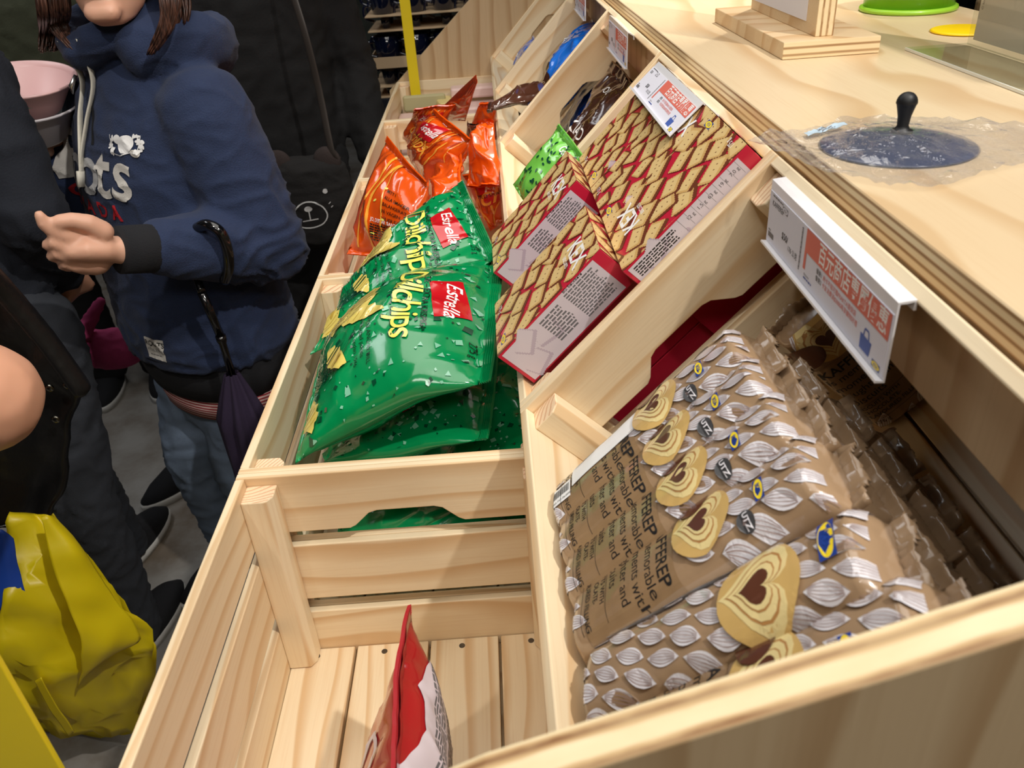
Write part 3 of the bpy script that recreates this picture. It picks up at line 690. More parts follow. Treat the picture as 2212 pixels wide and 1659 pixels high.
GRN = foil('foil_green', rgb(4, 142, 80)); GRL = foil('foil_green_light', rgb(128, 196, 164)); GRD = foil('foil_green_dark', rgb(6, 74, 48)); CHIP = foil('print_chip', rgb(226, 206, 108)); CHIP2 = foil('print_chip_shade', rgb(196, 164, 70)); YLT = foil('print_yellow', rgb(248, 238, 110))
RDL = foil('print_logo_red', rgb(196, 22, 32)); WHT = foil('print_white', rgb(248, 248, 248)); BLK = foil('print_black', rgb(16, 30, 22))
ORG = foil('foil_orange', rgb(226, 84, 14)); ORB = foil('foil_dark_orange', rgb(176, 58, 18)); ORY = foil('print_orange_swirl', rgb(246, 168, 60)); CHO2 = foil('foil_brown', rgb(70, 40, 28)); BLU = foil('foil_blue', rgb(28, 110, 214)); BLUD = foil('foil_blue_dark', rgb(10, 50, 130)); LIM = foil('foil_lime', rgb(118, 200, 78)); REDF = foil('foil_red', rgb(176, 22, 30), .35)
def bag(label, cs, T, seed, mats, group, name='chips_bag', nu=56, nv=44, seal_h=.05, flip=1, **kw):
    c00, c10, c11, c01 = [V(c) for c in cs]; f, N_, Lu, Lv = bagfn(c00, c10, c11, c01, T, seed, **kw); ctr = (c00+c10+c11+c01)/4
    name = {'foil_brown': 'sweets_bag', 'foil_blue': 'biscuit_bag', 'foil_blue_dark': 'biscuit_bag', 'foil_red': 'snack_bag'}.get(mats[0].name, name)
    t = thing(name, label, 'bag', ctr, group=group); vs_, fs, mi = [], [], []
    for sd in (1, -1):
        for i in range(nu+1):
            for j in range(nv+1): vs_.append(f(i/nu, j/nv, sd)-ctr)
    n1 = (nu+1)*(nv+1)
    for i in range(nu):
        for j in range(nv):
            a = i*(nv+1)+j; fs.append((a, a+nv+1, a+nv+2, a+1)); mi.append(0)
            fs.append((n1+a, n1+a+1, n1+a+nv+2, n1+a+nv+1)); mi.append(1 if mats[1] is not mats[0] else 0)
    o = mesh('bag_body', vs_, fs, [mats[0]]+([mats[1]] if mats[1] is not mats[0] else []), t, True, mi)
    bm = bmesh.new(); bm.from_mesh(o.data); bmesh.ops.remove_doubles(bm, verts=bm.verts, dist=2e-4); bm.to_mesh(o.data); bm.free()
    # ribbed top seal
    vv, ff = [], []; n = 10; mv_ = 30
    for i in range(n+1):
        for j in range(mv_+1):
            u = 1-.045+.05*i/n; v = j/mv_; P = f(min(u, 1), v, 1)*.5+f(min(u, 1), v, -1)*.5
            if u > 1: P += (c10-c00).normalized()*(u-1)*Lu
            vv.append(P+N_*(.0013*(1 if i % 2 else -1))+N_*.0012-ctr)
    for i in range(n):
        for j in range(mv_): a = i*(mv_+1)+j; ff.append((a, a+mv_+1, a+mv_+2, a+1))
    s = mesh('top_seal', vv, ff, mats[0], t, False); sm = s.modifiers.new('t', 'SOLIDIFY'); sm.thickness = .0008; sm.offset = 0
    return t, o, f, N_, Lu, Lv, ctr
def bag_print(B, items, name='printed_front', maxl=.005, off=.0010, front=True):
    """items in units of u (0..1 along, first) and v: shape coordinates are (a, b) metres with a across (v direction) and b up (u direction)"""
    t, o, f, N_, Lu, Lv, ctr = B; VV, FF, MI, ms, bbs = [], [], [], [], []; sd = 1 if front else -1
    for sh, m_ in items:
        if not sh[0]: continue
        sh = cliprect(sh, .003, .008, Lv-.003, Lu-.008) if len(sh[1]) < 200 else sh
        if not sh[1]: continue
        xs = [q[0] for q in sh[0]]; ys = [q[1] for q in sh[0]]; bb = (min(xs), min(ys), max(xs), max(ys)); lv = 0
        for b2, l2 in bbs:
            if l2 >= lv and bb[0] < b2[2] and b2[0] < bb[2] and bb[1] < b2[3] and b2[1] < bb[3]: lv = l2+1
        bbs.append((bb, lv))
        if m_ not in ms: ms.append(m_)
        v_, f_ = tess(sh, maxl); b = len(VV)
        for x, y in v_:
            v, u = x/Lv, y/Lu; v = min(max(v, .001), .999); u = min(max(u, .001), .999)
            P = f(u, v, sd); e = .004; n = (f(min(u+e, 1), v, sd)-f(u-e, v, sd)).cross(f(u, min(v+e, 1), sd)-f(u, v-e, sd)).normalized()
            if n.dot(N_*sd) < 0: n = -n
            VV.append(P+n*(off+lv*9e-5)-ctr)
        for q in f_: FF.append(tuple(i+b for i in q)); MI.append(ms.index(m_))
    return mesh(name, VV, FF, ms, o, True, MI)
def estrella(w_=.075):
    h = w_*.46; p = [(0, 0), (w_*.16, -h*.95), (w_*1.02, -h*.7), (w_*.9, h*.35), (w_*.5, h*.2)]
    return [(poly2d(p), RDL), (shift(text2d('Estrella', h*.44, bold=.012, shear=.3), w_*.13, -h*.42), WHT)]
def green_print(Lv, Lu, seed, word='Dillchips', full=True):
    rg = random.Random(seed); it = []
    for k in range(260):
        x, y = rg.uniform(0, Lv), rg.uniform(0, Lu); r = rg.choice((.0015, .002, .003, .0045)); n = rg.choice((3, 4, 4)); a0 = rg.uniform(0, 6)
        it.append((poly2d([(x+r*rg.uniform(.6, 1.3)*cos(a0+2*pi*i/n), y+r*rg.uniform(.6, 1.3)*sin(a0+2*pi*i/n)) for i in range(n)]), GRL if rg.random() < .55 else GRD))
    if full:
        m = Lv*.70
        # dill fronds
        for k in range(70):
            a = rg.uniform(.0, pi); l_ = rg.uniform(.015, .04); x, y = m*.95+rg.uniform(-.012, .018), Lu*.20+rg.uniform(-.02, .015)
            it.append((line2d([(x, y), (x+l_*.5*cos(a), y+l_*.5*sin(a)), (x+l_*cos(a+.25), y+l_*sin(a+.25))], .0007), GRD))
        # chips
        for cx, cy, a, b, ro in ((m*.48, Lu*.38, .030, .022, .3), (m*.70, Lu*.42, .030, .012, 1.1), (m*.55, Lu*.28, .022, .013, -.5), (m*.98, Lu*.30, .024, .010, .5), (m*1.22, Lu*.12, .022, .013, .2)):
            p = ell2d(0, 0, a, b, 22); p = ([(x*(1+.14*sin(9*atan2(y, x)+cx*70)), y*(1+.18*cos(7*atan2(y, x)))) for x, y in p[0]], p[1])
            it.append((shift(p, cx, cy, ro), CHIP))
            for q in (-.55, -.2, .15, .5): it.append((shift(line2d([(a*q, -b*.75*(1-q*q)**.5), (a*(q+.06), 0), (a*q, b*.75*(1-q*q)**.5)], .0014), cx, cy, ro), CHIP2))
        m = Lv*.5
        it += [(shift(text2d(word, .030, bold=.006, shear=.35, space=.86), m*.44-.0012, Lu*.585-.0014), GRD), (shift(text2d(word, .030, bold=.006, shear=.35, space=.86), m*.44, Lu*.585), YLT)]
        it += mv(estrella(.066), m*.70, Lu*.86)
        it += [(shift(text2d('RÄFFLADE – EXTRA KRISPIGA', .0062, bold=.01), m*.45, Lu*.715), BLK)]
        for k, q in enumerate(('PÅ EN ÄNG AV DILL', 'nyskördad potatis', 'i Sverige sedan 1946')): it.append((shift(text2d(q, .0048), m*1.12, Lu*.47-k*.008), BLK))
        it += [(shift(text2d('275 g', .006), m*1.5, Lu*.9), BLK)]
        for k in range(2): it.append((poly2d([(m*1.2+.008*k, Lu*.33), (m*1.2+.003+.008*k, Lu*.33+.001), (m*1.2+.012+.008*k, Lu*.33-.020), (m*1.2+.010+.008*k, Lu*.33-.021)]), GRD))
    return it
G = 'green chips bags heaped in the front crate'
cr = lambda x, y, z: V((x, y, z))
B1 = bag('large green chips bag on top of the heap, red logo facing up', (at(705, 735, 2, .005), at(1085, 545, 2, .075), at(1058, 826, 2, .046), at(640, 1006, 2, -.034)), .092, 3, (GRN, GRN), G, crump=.007, bend=.02)
bag_print(B1, green_print(B1[5], B1[4], 4))
B2 = bag('green chips bag behind the top one, its seal pointing up towards the orange bags', (at(765, 590, 2, .030), at(1000, 392, 2, .115), at(1075, 560, 2, .075), at(672, 770, 2, -.020)), .075, 11, (GRN, GRN), G, crump=.008)
bag_print(B2, green_print(B2[5], B2[4], 8))
B3 = bag('green chips bag sticking out from under the top one, near the crate end board', (cr(.035, .17, -.105), at(1085, 700, 2, -.02), at(1052, 950, 2, -.024), at(700, 1000, 2, -.060)), .06, 17, (GRN, GRN), G, crump=.008)
bag_print(B3, green_print(B3[5], B3[4], 9, full=False)+mv(estrella(.07), B3[5]*.3, B3[4]*.62))
B4 = bag('crumpled green chips bag in shade at the right of the crate', (cr(.16, .40, -.13), cr(.285, .36, -.03), cr(.288, .07, -.05), cr(.18, .10, -.14)), .06, 23, (GRN, GRN), G, crump=.012)
bag_print(B4, green_print(B4[5], B4[4], 5, full=False))
for j in range(2):
    bag('green chips bag at the bottom of the crate, '+['left half', 'right half'][j], (cr(.04+.0*j, .05+.2*j, -.20), cr(.27, .06+.2*j, -.195), cr(.27, .23+.2*j, -.195), cr(.04, .22+.2*j, -.20)), .06, 31+j, (GRN, GRN), G, crump=.01)

def orange_print(Lv, Lu, seed, kind):
    rg = random.Random(seed); it = []
    if kind == 'front':
        for k in range(16):
            x = rg.uniform(0, Lv); y = rg.uniform(0, Lu*.8); pts = [(x, y)]; a = rg.uniform(1.1, 2.0)
            for q in range(7): pts.append((pts[-1][0]+.02*cos(a), pts[-1][1]+.02*sin(a))); a += rg.uniform(-.4, .4)
            it.append((line2d(pts, rg.uniform(.0015, .005)), rg.choice((ORY, ORY, ORB))))
        it += mv(estrella(.09), Lv*.25, Lu*.84)+[(shift(text2d('chips', .034, bold=.006, shear=.3), Lv*.25, Lu*.50), ORY), (shift(text2d('MED SMAK AV GRILL', .006), Lv*.25, Lu*.62), BLK)]
    else:
        for k in range(3):
            x = Lv*.2+k*.035; pts = [(x, .01)]; a = 1.5
            for q in range(11): pts.append((pts[-1][0]+.018*cos(a), pts[-1][1]+.018*sin(a))); a += rg.uniform(-.35, .35)
            it.append((line2d(pts, rg.uniform(.002, .006)), ORY))
        for k, q in enumerate(('MITT I', 'ALLA SMAKER', 'BALANSERAT', 'PÅ VÄGEN', 'VÄLJER DU', 'KIPPA & DIPPA', '– EN RIKTIG', 'TILLSAMMANS')):
            it.append((shift(text2d(q, .0058, bold=.01), Lv*.62, Lu*.62-k*.0115), BLK))
        for k in range(5): it.append((ell2d(Lv*.56+rg.uniform(-.02, .02), Lu*.65-.025*k, .0045, .0018, 12, rg.uniform(-.3, .6)), YLT))
        it += [(shift(text2d('JO, DET ÄR SANT', .0055, bold=.01), Lv*.45, Lu*.30), WHT), (shift(small_text(.05, .025, 7, rg), Lv*.45, Lu*.28), BLK)]
    return it
O = 'orange chips bags in the two front crates'
def obag(label, cs, T, seed, kind='front', mats=None, **kw):
    b = bag(label, cs, T, seed, mats or (ORG, ORG), O, crump=kw.pop('crump', .009), **kw)
    if kind: bag_print(b, orange_print(b[5], b[4], seed, kind))
    return b
obag('orange chips bag in front of the others, small black text on its back', (at(745, 548, 2, -.02), at(838, 296, 2, .125), at(918, 392, 2, .100), at(905, 560, 2, -.01)), .07, 41, 'back', crump=.006)
obag('orange chips bag in the middle showing a red square logo with white script', (at(880, 330, 2, .02), at(935, 235, 2, .14), at(1012, 300, 2, .125), at(935, 425, 2, .02)), .07, 43)
obag('orange chips bag at the far left of the heap, swirls and yellow lettering', (at(868, 300, 2, .0), at(900, 232, 2, .11), at(985, 225, 2, .12), at(930, 330, 2, .01)), .06, 47)
obag('dark orange chips bag back standing tallest, its pointed corner above the heap', (at(922, 262, 2, .05), at(1027, 163, 2, .185), at(1030, 180, 2, .180), at(1005, 262, 2, .06)), .02, 49, None, (ORB, ORB), crump=.004)
obag('crumpled orange chips bag folded over the crate boards', (at(925, 330, 2, .06), at(1000, 300, 2, .11), at(1000, 400, 2, .07), at(925, 470, 2, .03)), .05, 53, None, crump=.014)
obag('orange chips bag at the right, twisted, beside the tilted crates', (at(1005, 400, 2, .02), at(1030, 260, 2, .10), at(1068, 262, 2, .11), at(1078, 400, 2, .03)), .05, 57, None, crump=.015)
obag('orange chips bag in the back right corner, glossy top edge', (at(1005, 300, 2, .0), at(1035, 225, 2, .09), at(1072, 228, 2, .09), at(1074, 300, 2, .0)), .04, 59, None, crump=.012)
obag('orange chips bag low at the right with small white logo, by the green seal', (at(1060, 500, 2, -.07), at(1000, 378, 2, .03), at(1078, 372, 2, .04), at(1085, 480, 2, -.06)), .05, 61, 'front', crump=.010)
obag('orange chips bag filling the gap left of the green seal', (at(900, 540, 2, -.06), at(920, 420, 2, .03), at(1000, 400, 2, .03), at(990, 500, 2, -.05)), .06, 67, None, crump=.013)
for k in range(4):
    y0 = (.50, .70, .96, 1.15)[k]
    obag('orange chips bag on the floor of the %s crate, %s' % (('third', 'fourth')[k//2], ('near', 'far')[k % 2]), (cr(.05, y0, -.19), cr(.26, y0+.01, -.13), cr(.27, y0+.17, -.13), cr(.05, y0+.17, -.19)), .10, 71+k, None)
gl = bag('glossy brown foil bag wedged between the orange bags', (at(1000, 330, 2, .0), at(1010, 262, 2, .10), at(1038, 262, 2, .10), at(1035, 335, 2, .0)), .04, 77, (CHO2, CHO2), None, crump=.012)
bb = bag('dark brown foil bag tip lying over the rims by the orange bags', (rc(.12, 1.00, .03), at(1052, 238, 2, .105), at(1056, 226, 2, .112), rc(.12, 1.13, .03)), .03, 79, (CHO2, CHO2), None, crump=.012)
b = bag('dark brown bag with white lettering inside the third tilted crate', (rc(.045, .86, .11), rc(.25, .86, .055), rc(.25, .66, .055), rc(.045, .66, .11)), .07, 81, (CHO2, CHO2), None, crump=.010)
bag_print(b, [(shift(text2d('CHOKLAD', .020, bold=.01), b[5]*.12, b[4]*.45), WHT), (shift(text2d('SKUM', .016, bold=.01), b[5]*.25, b[4]*.33), WHT), (shift(text2d('GODIS', .012), b[5]*.3, b[4]*.8), WHT)])
for j in range(2):
    bag('dark brown bag lying flat %s in the third tilted crate' % ('below', 'lowest')[j], (rc(.03, .62, .215-.04*j), rc(.27, .62, .205-.04*j), rc(.27, .84, .205-.04*j), rc(.03, .84, .215-.04*j)), .035, 83+j, (CHO2, CHO2), 'dark brown bags in the third tilted crate', crump=.008)
b = bag('large bright blue bag with brown biscuits printed on it', (rc(.06, 1.30, .075), rc(.28, 1.30, .055), rc(.28, 1.05, .055), rc(.06, 1.05, .075)), .07, 91, (BLU, BLU), 'blue bags in the far tilted crates', crump=.009)
bag_print(b, [(shift(text2d('HAVRE', .022, bold=.01), b[5]*.12, b[4]*.62), WHT), (ell2d(b[5]*.4, b[4]*.33, .03, .022, 18, .4), CHO2), (ell2d(b[5]*.65, b[4]*.28, .028, .02, 18, -.3), CHO2), (ell2d(b[5]*.5, b[4]*.15, .02, .014, 18), CHIP2)])
bag('dark blue bag lying under the large bright blue one', (rc(.03, 1.02, .16), rc(.27, 1.02, .14), rc(.27, 1.30, .14), rc(.03, 1.30, .16)), .06, 93, (BLUD, BLUD), 'blue bags in the far tilted crates')
b = bag('small bright blue bag alone in the farthest tilted crate', (rc(.012, 1.75, .075), rc(.13, 1.75, .045), rc(.13, 1.56, .045), rc(.012, 1.56, .075)), .05, 95, (BLU, BLU), 'blue bags in the far tilted crates', crump=.006)
bag_print(b, [(shift(text2d('HAVRE', .014, bold=.01), b[5]*.2, b[4]*.5), WHT)])
b = bag('small lime green packet tucked beside the red boxes', (rc(.060, .460, -.036), rc(.160, .460, -.040), rc(.160, .385, -.008), rc(.060, .385, -.004)), .026, 97, (LIM, LIM), None, 'sweets_packet', crump=.004)
rg = random.Random(3); bag_print(b, [(ell2d(rg.uniform(0, .075), rg.uniform(0, .10), .003, .0016, 8, rg.uniform(0, 3)), GRD) for k in range(60)]+[(shift(text2d('Godis', .010, bold=.01), b[5]*.45, b[4]*.80), WHT)])
bag('lime green packet lying under the small one beside the red boxes', (rc(.02, .45, .035), rc(.155, .45, .035), rc(.155, .366, .035), rc(.02, .366, .035)), .06, 98, (LIM, LIM), None, 'sweets_packet', crump=.004)
# red bag in the near crate
RB = bag('red foil bag with a white text panel, alone in the near crate', (cr(.150, -.155, -.2335), at(892, 1308, 1, -.15), cr(.1725, -.395, -.030), cr(.150, -.385, -.2335)), .075, 101, (REDF, REDF), None, crump=.005, pleat=.003)
Lv, Lu = RB[5], RB[4]
RTX = mat('print_red_white_panel', rgb(226, 214, 222), .45, coat=.2)
rg = random.Random(6); wp = [(.012, .01), (Lv-.012, .01), (Lv-.012, Lu*.93), (Lv*.6, Lu*.95), (Lv*.4, Lu*.86), (Lv*.25, Lu*.88), (.018, Lu*.80)]
bp = [(poly2d(wp), RTX)]+[(cliprect(shift(small_text(Lv*.80, .03, 7, rg, .6), .022, Lu*.80-.036*k), 0, 0, Lv, Lu), INKG) for k in range(5)]+[(rect2d(Lv*.5, .02+.003*k, Lv*.8, .0215+.003*k), INK) for k in range(8)]
fp = [(shift(text2d('S', .070, bold=-.01, shear=.3), Lv*.22, Lu*.44), RTX), (shift(text2d('R', .070, bold=-.01, shear=.3), Lv*.48, Lu*.40), RTX), (shift(text2d('S', .066, bold=-.0, shear=.2), Lv*.125, Lu*.32), REDF)]
side_sign = RB[3].x
bag_print(RB, bp, 'printed_back', front=(side_sign > 0)); bag_print(RB, fp[:2], 'printed_front', front=(side_sign < 0))

# ================================================================= small packs and the strap in the last front crate
PNK = mat('card_pink', rgb(226, 196, 190), .45, coat=.2); TXB = mat('ink_brown', rgb(120, 60, 50), .5); CKB = mat('card_grey_green', rgb(176, 170, 128), .6)
def flat_pack(label, c, sx, sy, sz, rz, word, m_=None, tone=TXB):
    t = thing('crispbread_pack', label, 'pack', c, (0, 0, rz), 'small packs in the last front crate')
    o = box('wrapper', (0, 0, 0), (sx, sy, sz), m_ or PNK, t, .006)
    if word: stamp('printed_word', [(shift(text2d(word, sy*.16, bold=.008), -sx*.25, -sy*.42), tone), (ell2d(-sx*.36, -sy*.30, .008, .006, 12), RDL)], None, V((0, 0, sz/2)), V((1, 0, 0)), V((0, 1, 0)), t, None, .0006)
    return t
flat_pack('pink pack with the word TOMAT at the left of the last front crate', V((.075, 1.66, -.075)), .13, .12, .028, 0, 'TOMAT')
flat_pack('pink pack with dark lettering at the right of the last front crate', V((.225, 1.62, -.075)), .13, .10, .028, .05, 'DANSK')
flat_pack('plain pink pack behind the lettered one at the right', V((.225, 1.735, -.068)), .13, .09, .030, 0, None)
flat_pack('pink pack against the far end board of the last crate', V((.225, 1.81-.03, -.028)), .14, .05, .030, .03, None)
flat_pack('pale green card pack in front of the yellow strap', V((.080, 1.755, -.045)), .12, .012, .045, 0, None, CKB)
flat_pack('cream striped pack in the middle of the last front crate', V((.140, 1.745, -.058)), .05, .10, .040, .2, None, mat('card_cream', rgb(226, 206, 140), .4))
for j in range(3):
    for k in range(2):
        flat_pack('pink pack in the %s layer, %s side of the last front crate' % (('bottom', 'second', 'third')[j], ('left', 'right')[k]), V((.085+.14*k, 1.66, -.218+.047*j)), .13, .30, .045, 0, None)
YEL = mat('yellow_plastic', rgb(232, 208, 34), .4, bump=.05)
o = box('yellow_strap', (.0545, 1.80, .57), (.0285, .0035, 1.24), YEL, None, .0008); tag(o, 'narrow flat yellow upright strip rising from the last front crate', 'strip', 'yellow upright strips')
o = box('yellow_strap', (-.083, -.3, -.05), (.09, .004, 1.9), YEL, None, .0008); tag(o, 'wide flat yellow upright strip close to the camera at lower left', 'strip', 'yellow upright strips')

# ================================================================= things on the counter
TZ = .2842
sg = thing('plywood_sign', 'plywood sign stand with a white poster on its upright board', 'sign stand', (.634, .43, TZ))
SGE = plyedge('sign_edge_z', 2, 5, .0175, 0); SGX = plyedge('sign_edge_x', 0, 6, .020, 1)
b = mesh('sign_base', boxv(0, 0, 0, .104, .29, .0175), BF, [PLYF, SGE], sg, midx=[0, 0, 1, 1, 0, 0]); b.location = (0, 0, .00875); bevel(b, .001)
b = mesh('sign_board', boxv(0, 0, 0, .020, .24, .42), BF, [PLYF, SGX], sg, midx=[0, 0, 1, 1, 1, 1]); b.location = (-.002, -.005, .0175+.21); bevel(b, .0008)
p = box('poster', (-.0124, .008, .0175+.012+.19), (.0006, .205, .38), mat('paper_white', rgb(236, 234, 240), .6), sg)
it = mv(ikea(.026, mat('ink_white2', rgb(238, 238, 240), .5), INK), .172, .026)+[(rect2d(.0, .028, .090, .30), mat('ink_coral', rgb(214, 92, 84), .5))]
stamp('poster_print', it, None, V((-.0128, .1105, .0305)), V((0, -1, 0)), V((0, 0, 1)), sg, None, .0002)
LG = mat('lime_plastic', rgb(112, 178, 20), .3, coat=.3); LG2 = mat('lime_plastic_rim', rgb(160, 214, 60), .3, coat=.3)
bw = thing('lime_bowl', 'lime green plastic tub standing upside down on the counter', 'tub', (.842, .562, TZ))
lathe('tub_wall', [(0, .074), (.050, .074), (.054, .070), (.0575, .006), (.0560, .006), (.052, .068), (0, .071)], LG, bw, 48)
lathe('tub_rim', [(.0575, .0065), (.0615, .0055), (.0625, .0025), (.0615, .0004), (.0560, .0004), (.0560, .0060)], LG2, bw, 48, closed=True)
o = lathe('yellow_disc', [(0, .0030), (.034, .0030), (.0365, .0018), (.0365, .0005), (.034, .0002), (0, .0002)], mat('yellow_silicone', rgb(250, 212, 10), .4), None, 40, (.822, .372, TZ)); tag(o, 'flat round yellow mat beside the clear sign holder', 'mat')
# clear sign holder
CLR = bpy.data.materials.new('clear_acrylic'); CLR.use_nodes = True; nt = CLR.node_tree; nt.nodes.clear(); N = nt.nodes.new; K = nt.links.new
ou = N('ShaderNodeOutputMaterial'); mx = N('ShaderNodeMixShader'); tr = N('ShaderNodeBsdfTransparent'); tr.inputs[0].default_value = (.93, .95, .93, 1); gl_ = N('ShaderNodeBsdfGlossy'); gl_.inputs['Roughness'].default_value = .03; fn = N('ShaderNodeLayerWeight'); fn.inputs[0].default_value = .2; fm = N('ShaderNodeMapRange'); fm.inputs[3].default_value = .03; fm.inputs[4].default_value = .30; K(fn.outputs['Facing'], fm.inputs[0])
K(fm.outputs[0], mx.inputs[0]); K(tr.outputs[0], mx.inputs[1]); K(gl_.outputs[0], mx.inputs[2]); K(mx.outputs[0], ou.inputs[0])
FRO = mat('frosted_paper', rgb(226, 222, 216), .6); nt = FRO.node_tree; _p = nt.nodes['Principled BSDF']; _t = nt.nodes.new('ShaderNodeBsdfTranslucent'); _t.inputs[0].default_value = (.8, .78, .75, 1); _m = nt.nodes.new('ShaderNodeMixShader'); _m.inputs[0].default_value = .45; _o = [n for n in nt.nodes if n.type == 'OUTPUT_MATERIAL'][0]; nt.links.new(_p.outputs[0], _m.inputs[1]); nt.links.new(_t.outputs[0], _m.inputs[2]); nt.links.new(_m.outputs[0], _o.inputs[0])
ah = thing('acrylic_sign_holder', 'clear plastic sign holder with grey sheet at the right edge of the counter', 'sign holder', (.75, .14, TZ))
b = mesh('holder_foot', boxv(0, 0, 0, .066, .30, .0028), BF, CLR, ah); b.location = (0, 0, .0015)
b = mesh('foot_edge', boxv(0, 0, 0, .0014, .30, .0026), BF, mat('acrylic_edge', rgb(236, 238, 230), .3), ah); b.location = (-.0335, 0, .0015)
b = mesh('holder_pane', boxv(0, 0, 0, .0025, .30, .26), BF, CLR, ah); b.location = (.034, 0, .1315)
b = mesh('grey_sheet', boxv(0, 0, 0, .0006, .292, .25), BF, FRO, ah); b.location = (.0364, 0, .1315)
stamp('sheet_print', [(shift(text2d('© Inter IKEA', .0034), .008, .03, pi/2), INK), (rect2d(.04, .075, .29, .25), mat('ink_violet', rgb(88, 84, 150), .5))], None, V((.0358, .146, .0065)), V((0, -1, 0)), V((0, 0, 1)), ah, None, .0003)
# lid in a clear bag
LID = mat('lid_blue_black', rgb(40, 56, 92), .15, coat=.5); KNB = mat('knob_black', rgb(18, 18, 20), .5)
ld = thing('pan_lid', 'blue-black round lid with upright black knob, wrapped in clear plastic on the counter', 'lid', (.5575, -.050, TZ))
lathe('lid_disc', [(0, .0066), (.020, .0060), (.040, .0040), (.052, .0016), (.0535, .0008), (.052, .0002), (0, .0002)], LID, ld, 64)
lathe('knob', [(0, .0348), (.0018, .0346), (.0035, .0340), (.0050, .0329), (.0062, .0313), (.0070, .0294), (.0073, .0276), (.0072, .0268), (.0067, .0262), (.0058, .0228), (.0046, .0180), (.0040, .0115), (.0050, .0092), (.0076, .0080), (.0078, .0066), (0, .0066)], KNB, ld, 32).location = (.008, .013, 0)
FILM = bpy.data.materials.new('clear_film'); FILM.use_nodes = True; nt = FILM.node_tree; nt.nodes.clear(); N = nt.nodes.new; K = nt.links.new
ou = N('ShaderNodeOutputMaterial'); mx = N('ShaderNodeMixShader'); tr = N('ShaderNodeBsdfTransparent'); gl_ = N('ShaderNodeBsdfGlossy'); gl_.inputs['Roughness'].default_value = .045; lw = N('ShaderNodeLayerWeight'); lw.inputs['Blend'].default_value = .35
rm = N('ShaderNodeMapRange'); rm.inputs[3].default_value = .08; rm.inputs[4].default_value = .6; K(lw.outputs['Facing'], rm.inputs[0]); K(rm.outputs[0], mx.inputs[0]); K(tr.outputs[0], mx.inputs[1])
ad = N('ShaderNodeMixShader'); ad.inputs[0].default_value = .22; df = N('ShaderNodeBsdfDiffuse'); df.inputs[0].default_value = (.75, .74, .76, 1); K(gl_.outputs[0], ad.inputs[1]); K(df.outputs[0], ad.inputs[2]); K(ad.outputs[0], mx.inputs[2]); K(mx.outputs[0], ou.inputs[0]); tr.inputs[0].default_value = (.97, .97, .98, 1)
tcn = N('ShaderNodeTexCoord'); nz = N('ShaderNodeTexNoise'); nz.inputs['Scale'].default_value = 90; nz.inputs['Detail'].default_value = 3; nz.inputs['Distortion'].default_value = 1.5; bpn = N('ShaderNodeBump'); bpn.inputs['Strength'].default_value = .5; bpn.inputs['Distance'].default_value = .003
K(tcn.outputs['Object'], nz.inputs['Vector']); K(nz.outputs['Fac'], bpn.inputs['Height']); K(bpn.outputs[0], gl_.inputs['Normal'])
outl = [at(x, y, 2, TZ) for x, y in ((1610, 314), (1662, 294), (1760, 284), (1830, 262), (1960, 262), (2080, 266), (2240, 290), (2250, 345), (2135, 378), (2010, 413), (1890, 402), (1760, 370), (1680, 338))]
ctrf = V((.5575, -.050, TZ)); vv, ff = [(0, 0, .009)], []; nr = 34; nA = len(outl)*8; ring = smoothpath(outl+[outl[0]], 8)[:-1]
for i in range(1, nr+1):
    for k in range(nA):
        P = ring[k]-ctrf; q = i/nr; x, y = P.x*q, P.y*q; r_ = sqrt(x*x+y*y); base = max(0, .0075*(1-(r_/.057)**2)) if r_ < .057 else 0
        z = base+.0013+.0045*abs(noise.noise(V((x*45, y*45, 2))))*(.25+q)+.003*abs(noise.noise(V((x*120, y*60, 7))))+(.004*max(0, noise.noise(V((k*.7, 0, 1))))*q**6)
        kx, ky = .008, .013; dk = sqrt((x-kx)**2+(y-ky)**2)
        if dk < .0085: a = atan2(y-ky, x-kx); x, y = kx+.0085*cos(a), ky+.0085*sin(a); z = base+.0015
        vv.append((x, y, z))
for k in range(nA): ff.append((0, 1+k, 1+(k+1) % nA))
for i in range(nr-1):
    for k in range(nA): a = 1+i*nA+k; b2 = 1+i*nA+(k+1) % nA; ff.append((a, a+nA, b2+nA, b2))
# the knob pokes through a hole in the film
ff = [f for f in ff if sum(1 for i in f if sqrt((vv[i][0]-.008)**2+(vv[i][1]-.013)**2) < .0087) < len(f)]
film = mesh('plastic_wrapper', vv, ff, FILM, ld, True)
stamp('wrapper_marks', [(shift(line2d([(.004*cos(t/3), .0024*sin(t/3)) for t in range(20)], .0009), .010, 0), INK), (shift(line2d([(.005*cos(t/3), .0022*sin(t/3)) for t in range(20)], .0008), .024, 0), INK), (shift(line2d([(-.006, 0), (0, .003), (.006, 0), (0, -.003), (-.006, 0)], .0008), .037, 0), INK)], bvh(film), at(1662, 312, 2, TZ)-ctrf, at(1770, 330, 2, TZ)-at(1662, 312, 2, TZ), V((0, 1, 0)), ld, .003, .0004)
stamp('wrapper_label', [(rect2d(0, 0, .040, .010), mat('label_pale_blue', rgb(178, 200, 216), .4)), (shift(small_text(.018, .007, 3, rg), .012, .009), INKG)], bvh(film), at(1745, 302, 2, TZ)-ctrf, at(1890, 268, 2, TZ)-at(1745, 302, 2, TZ), V((0, 1, 0)), ld, .003, .0003)
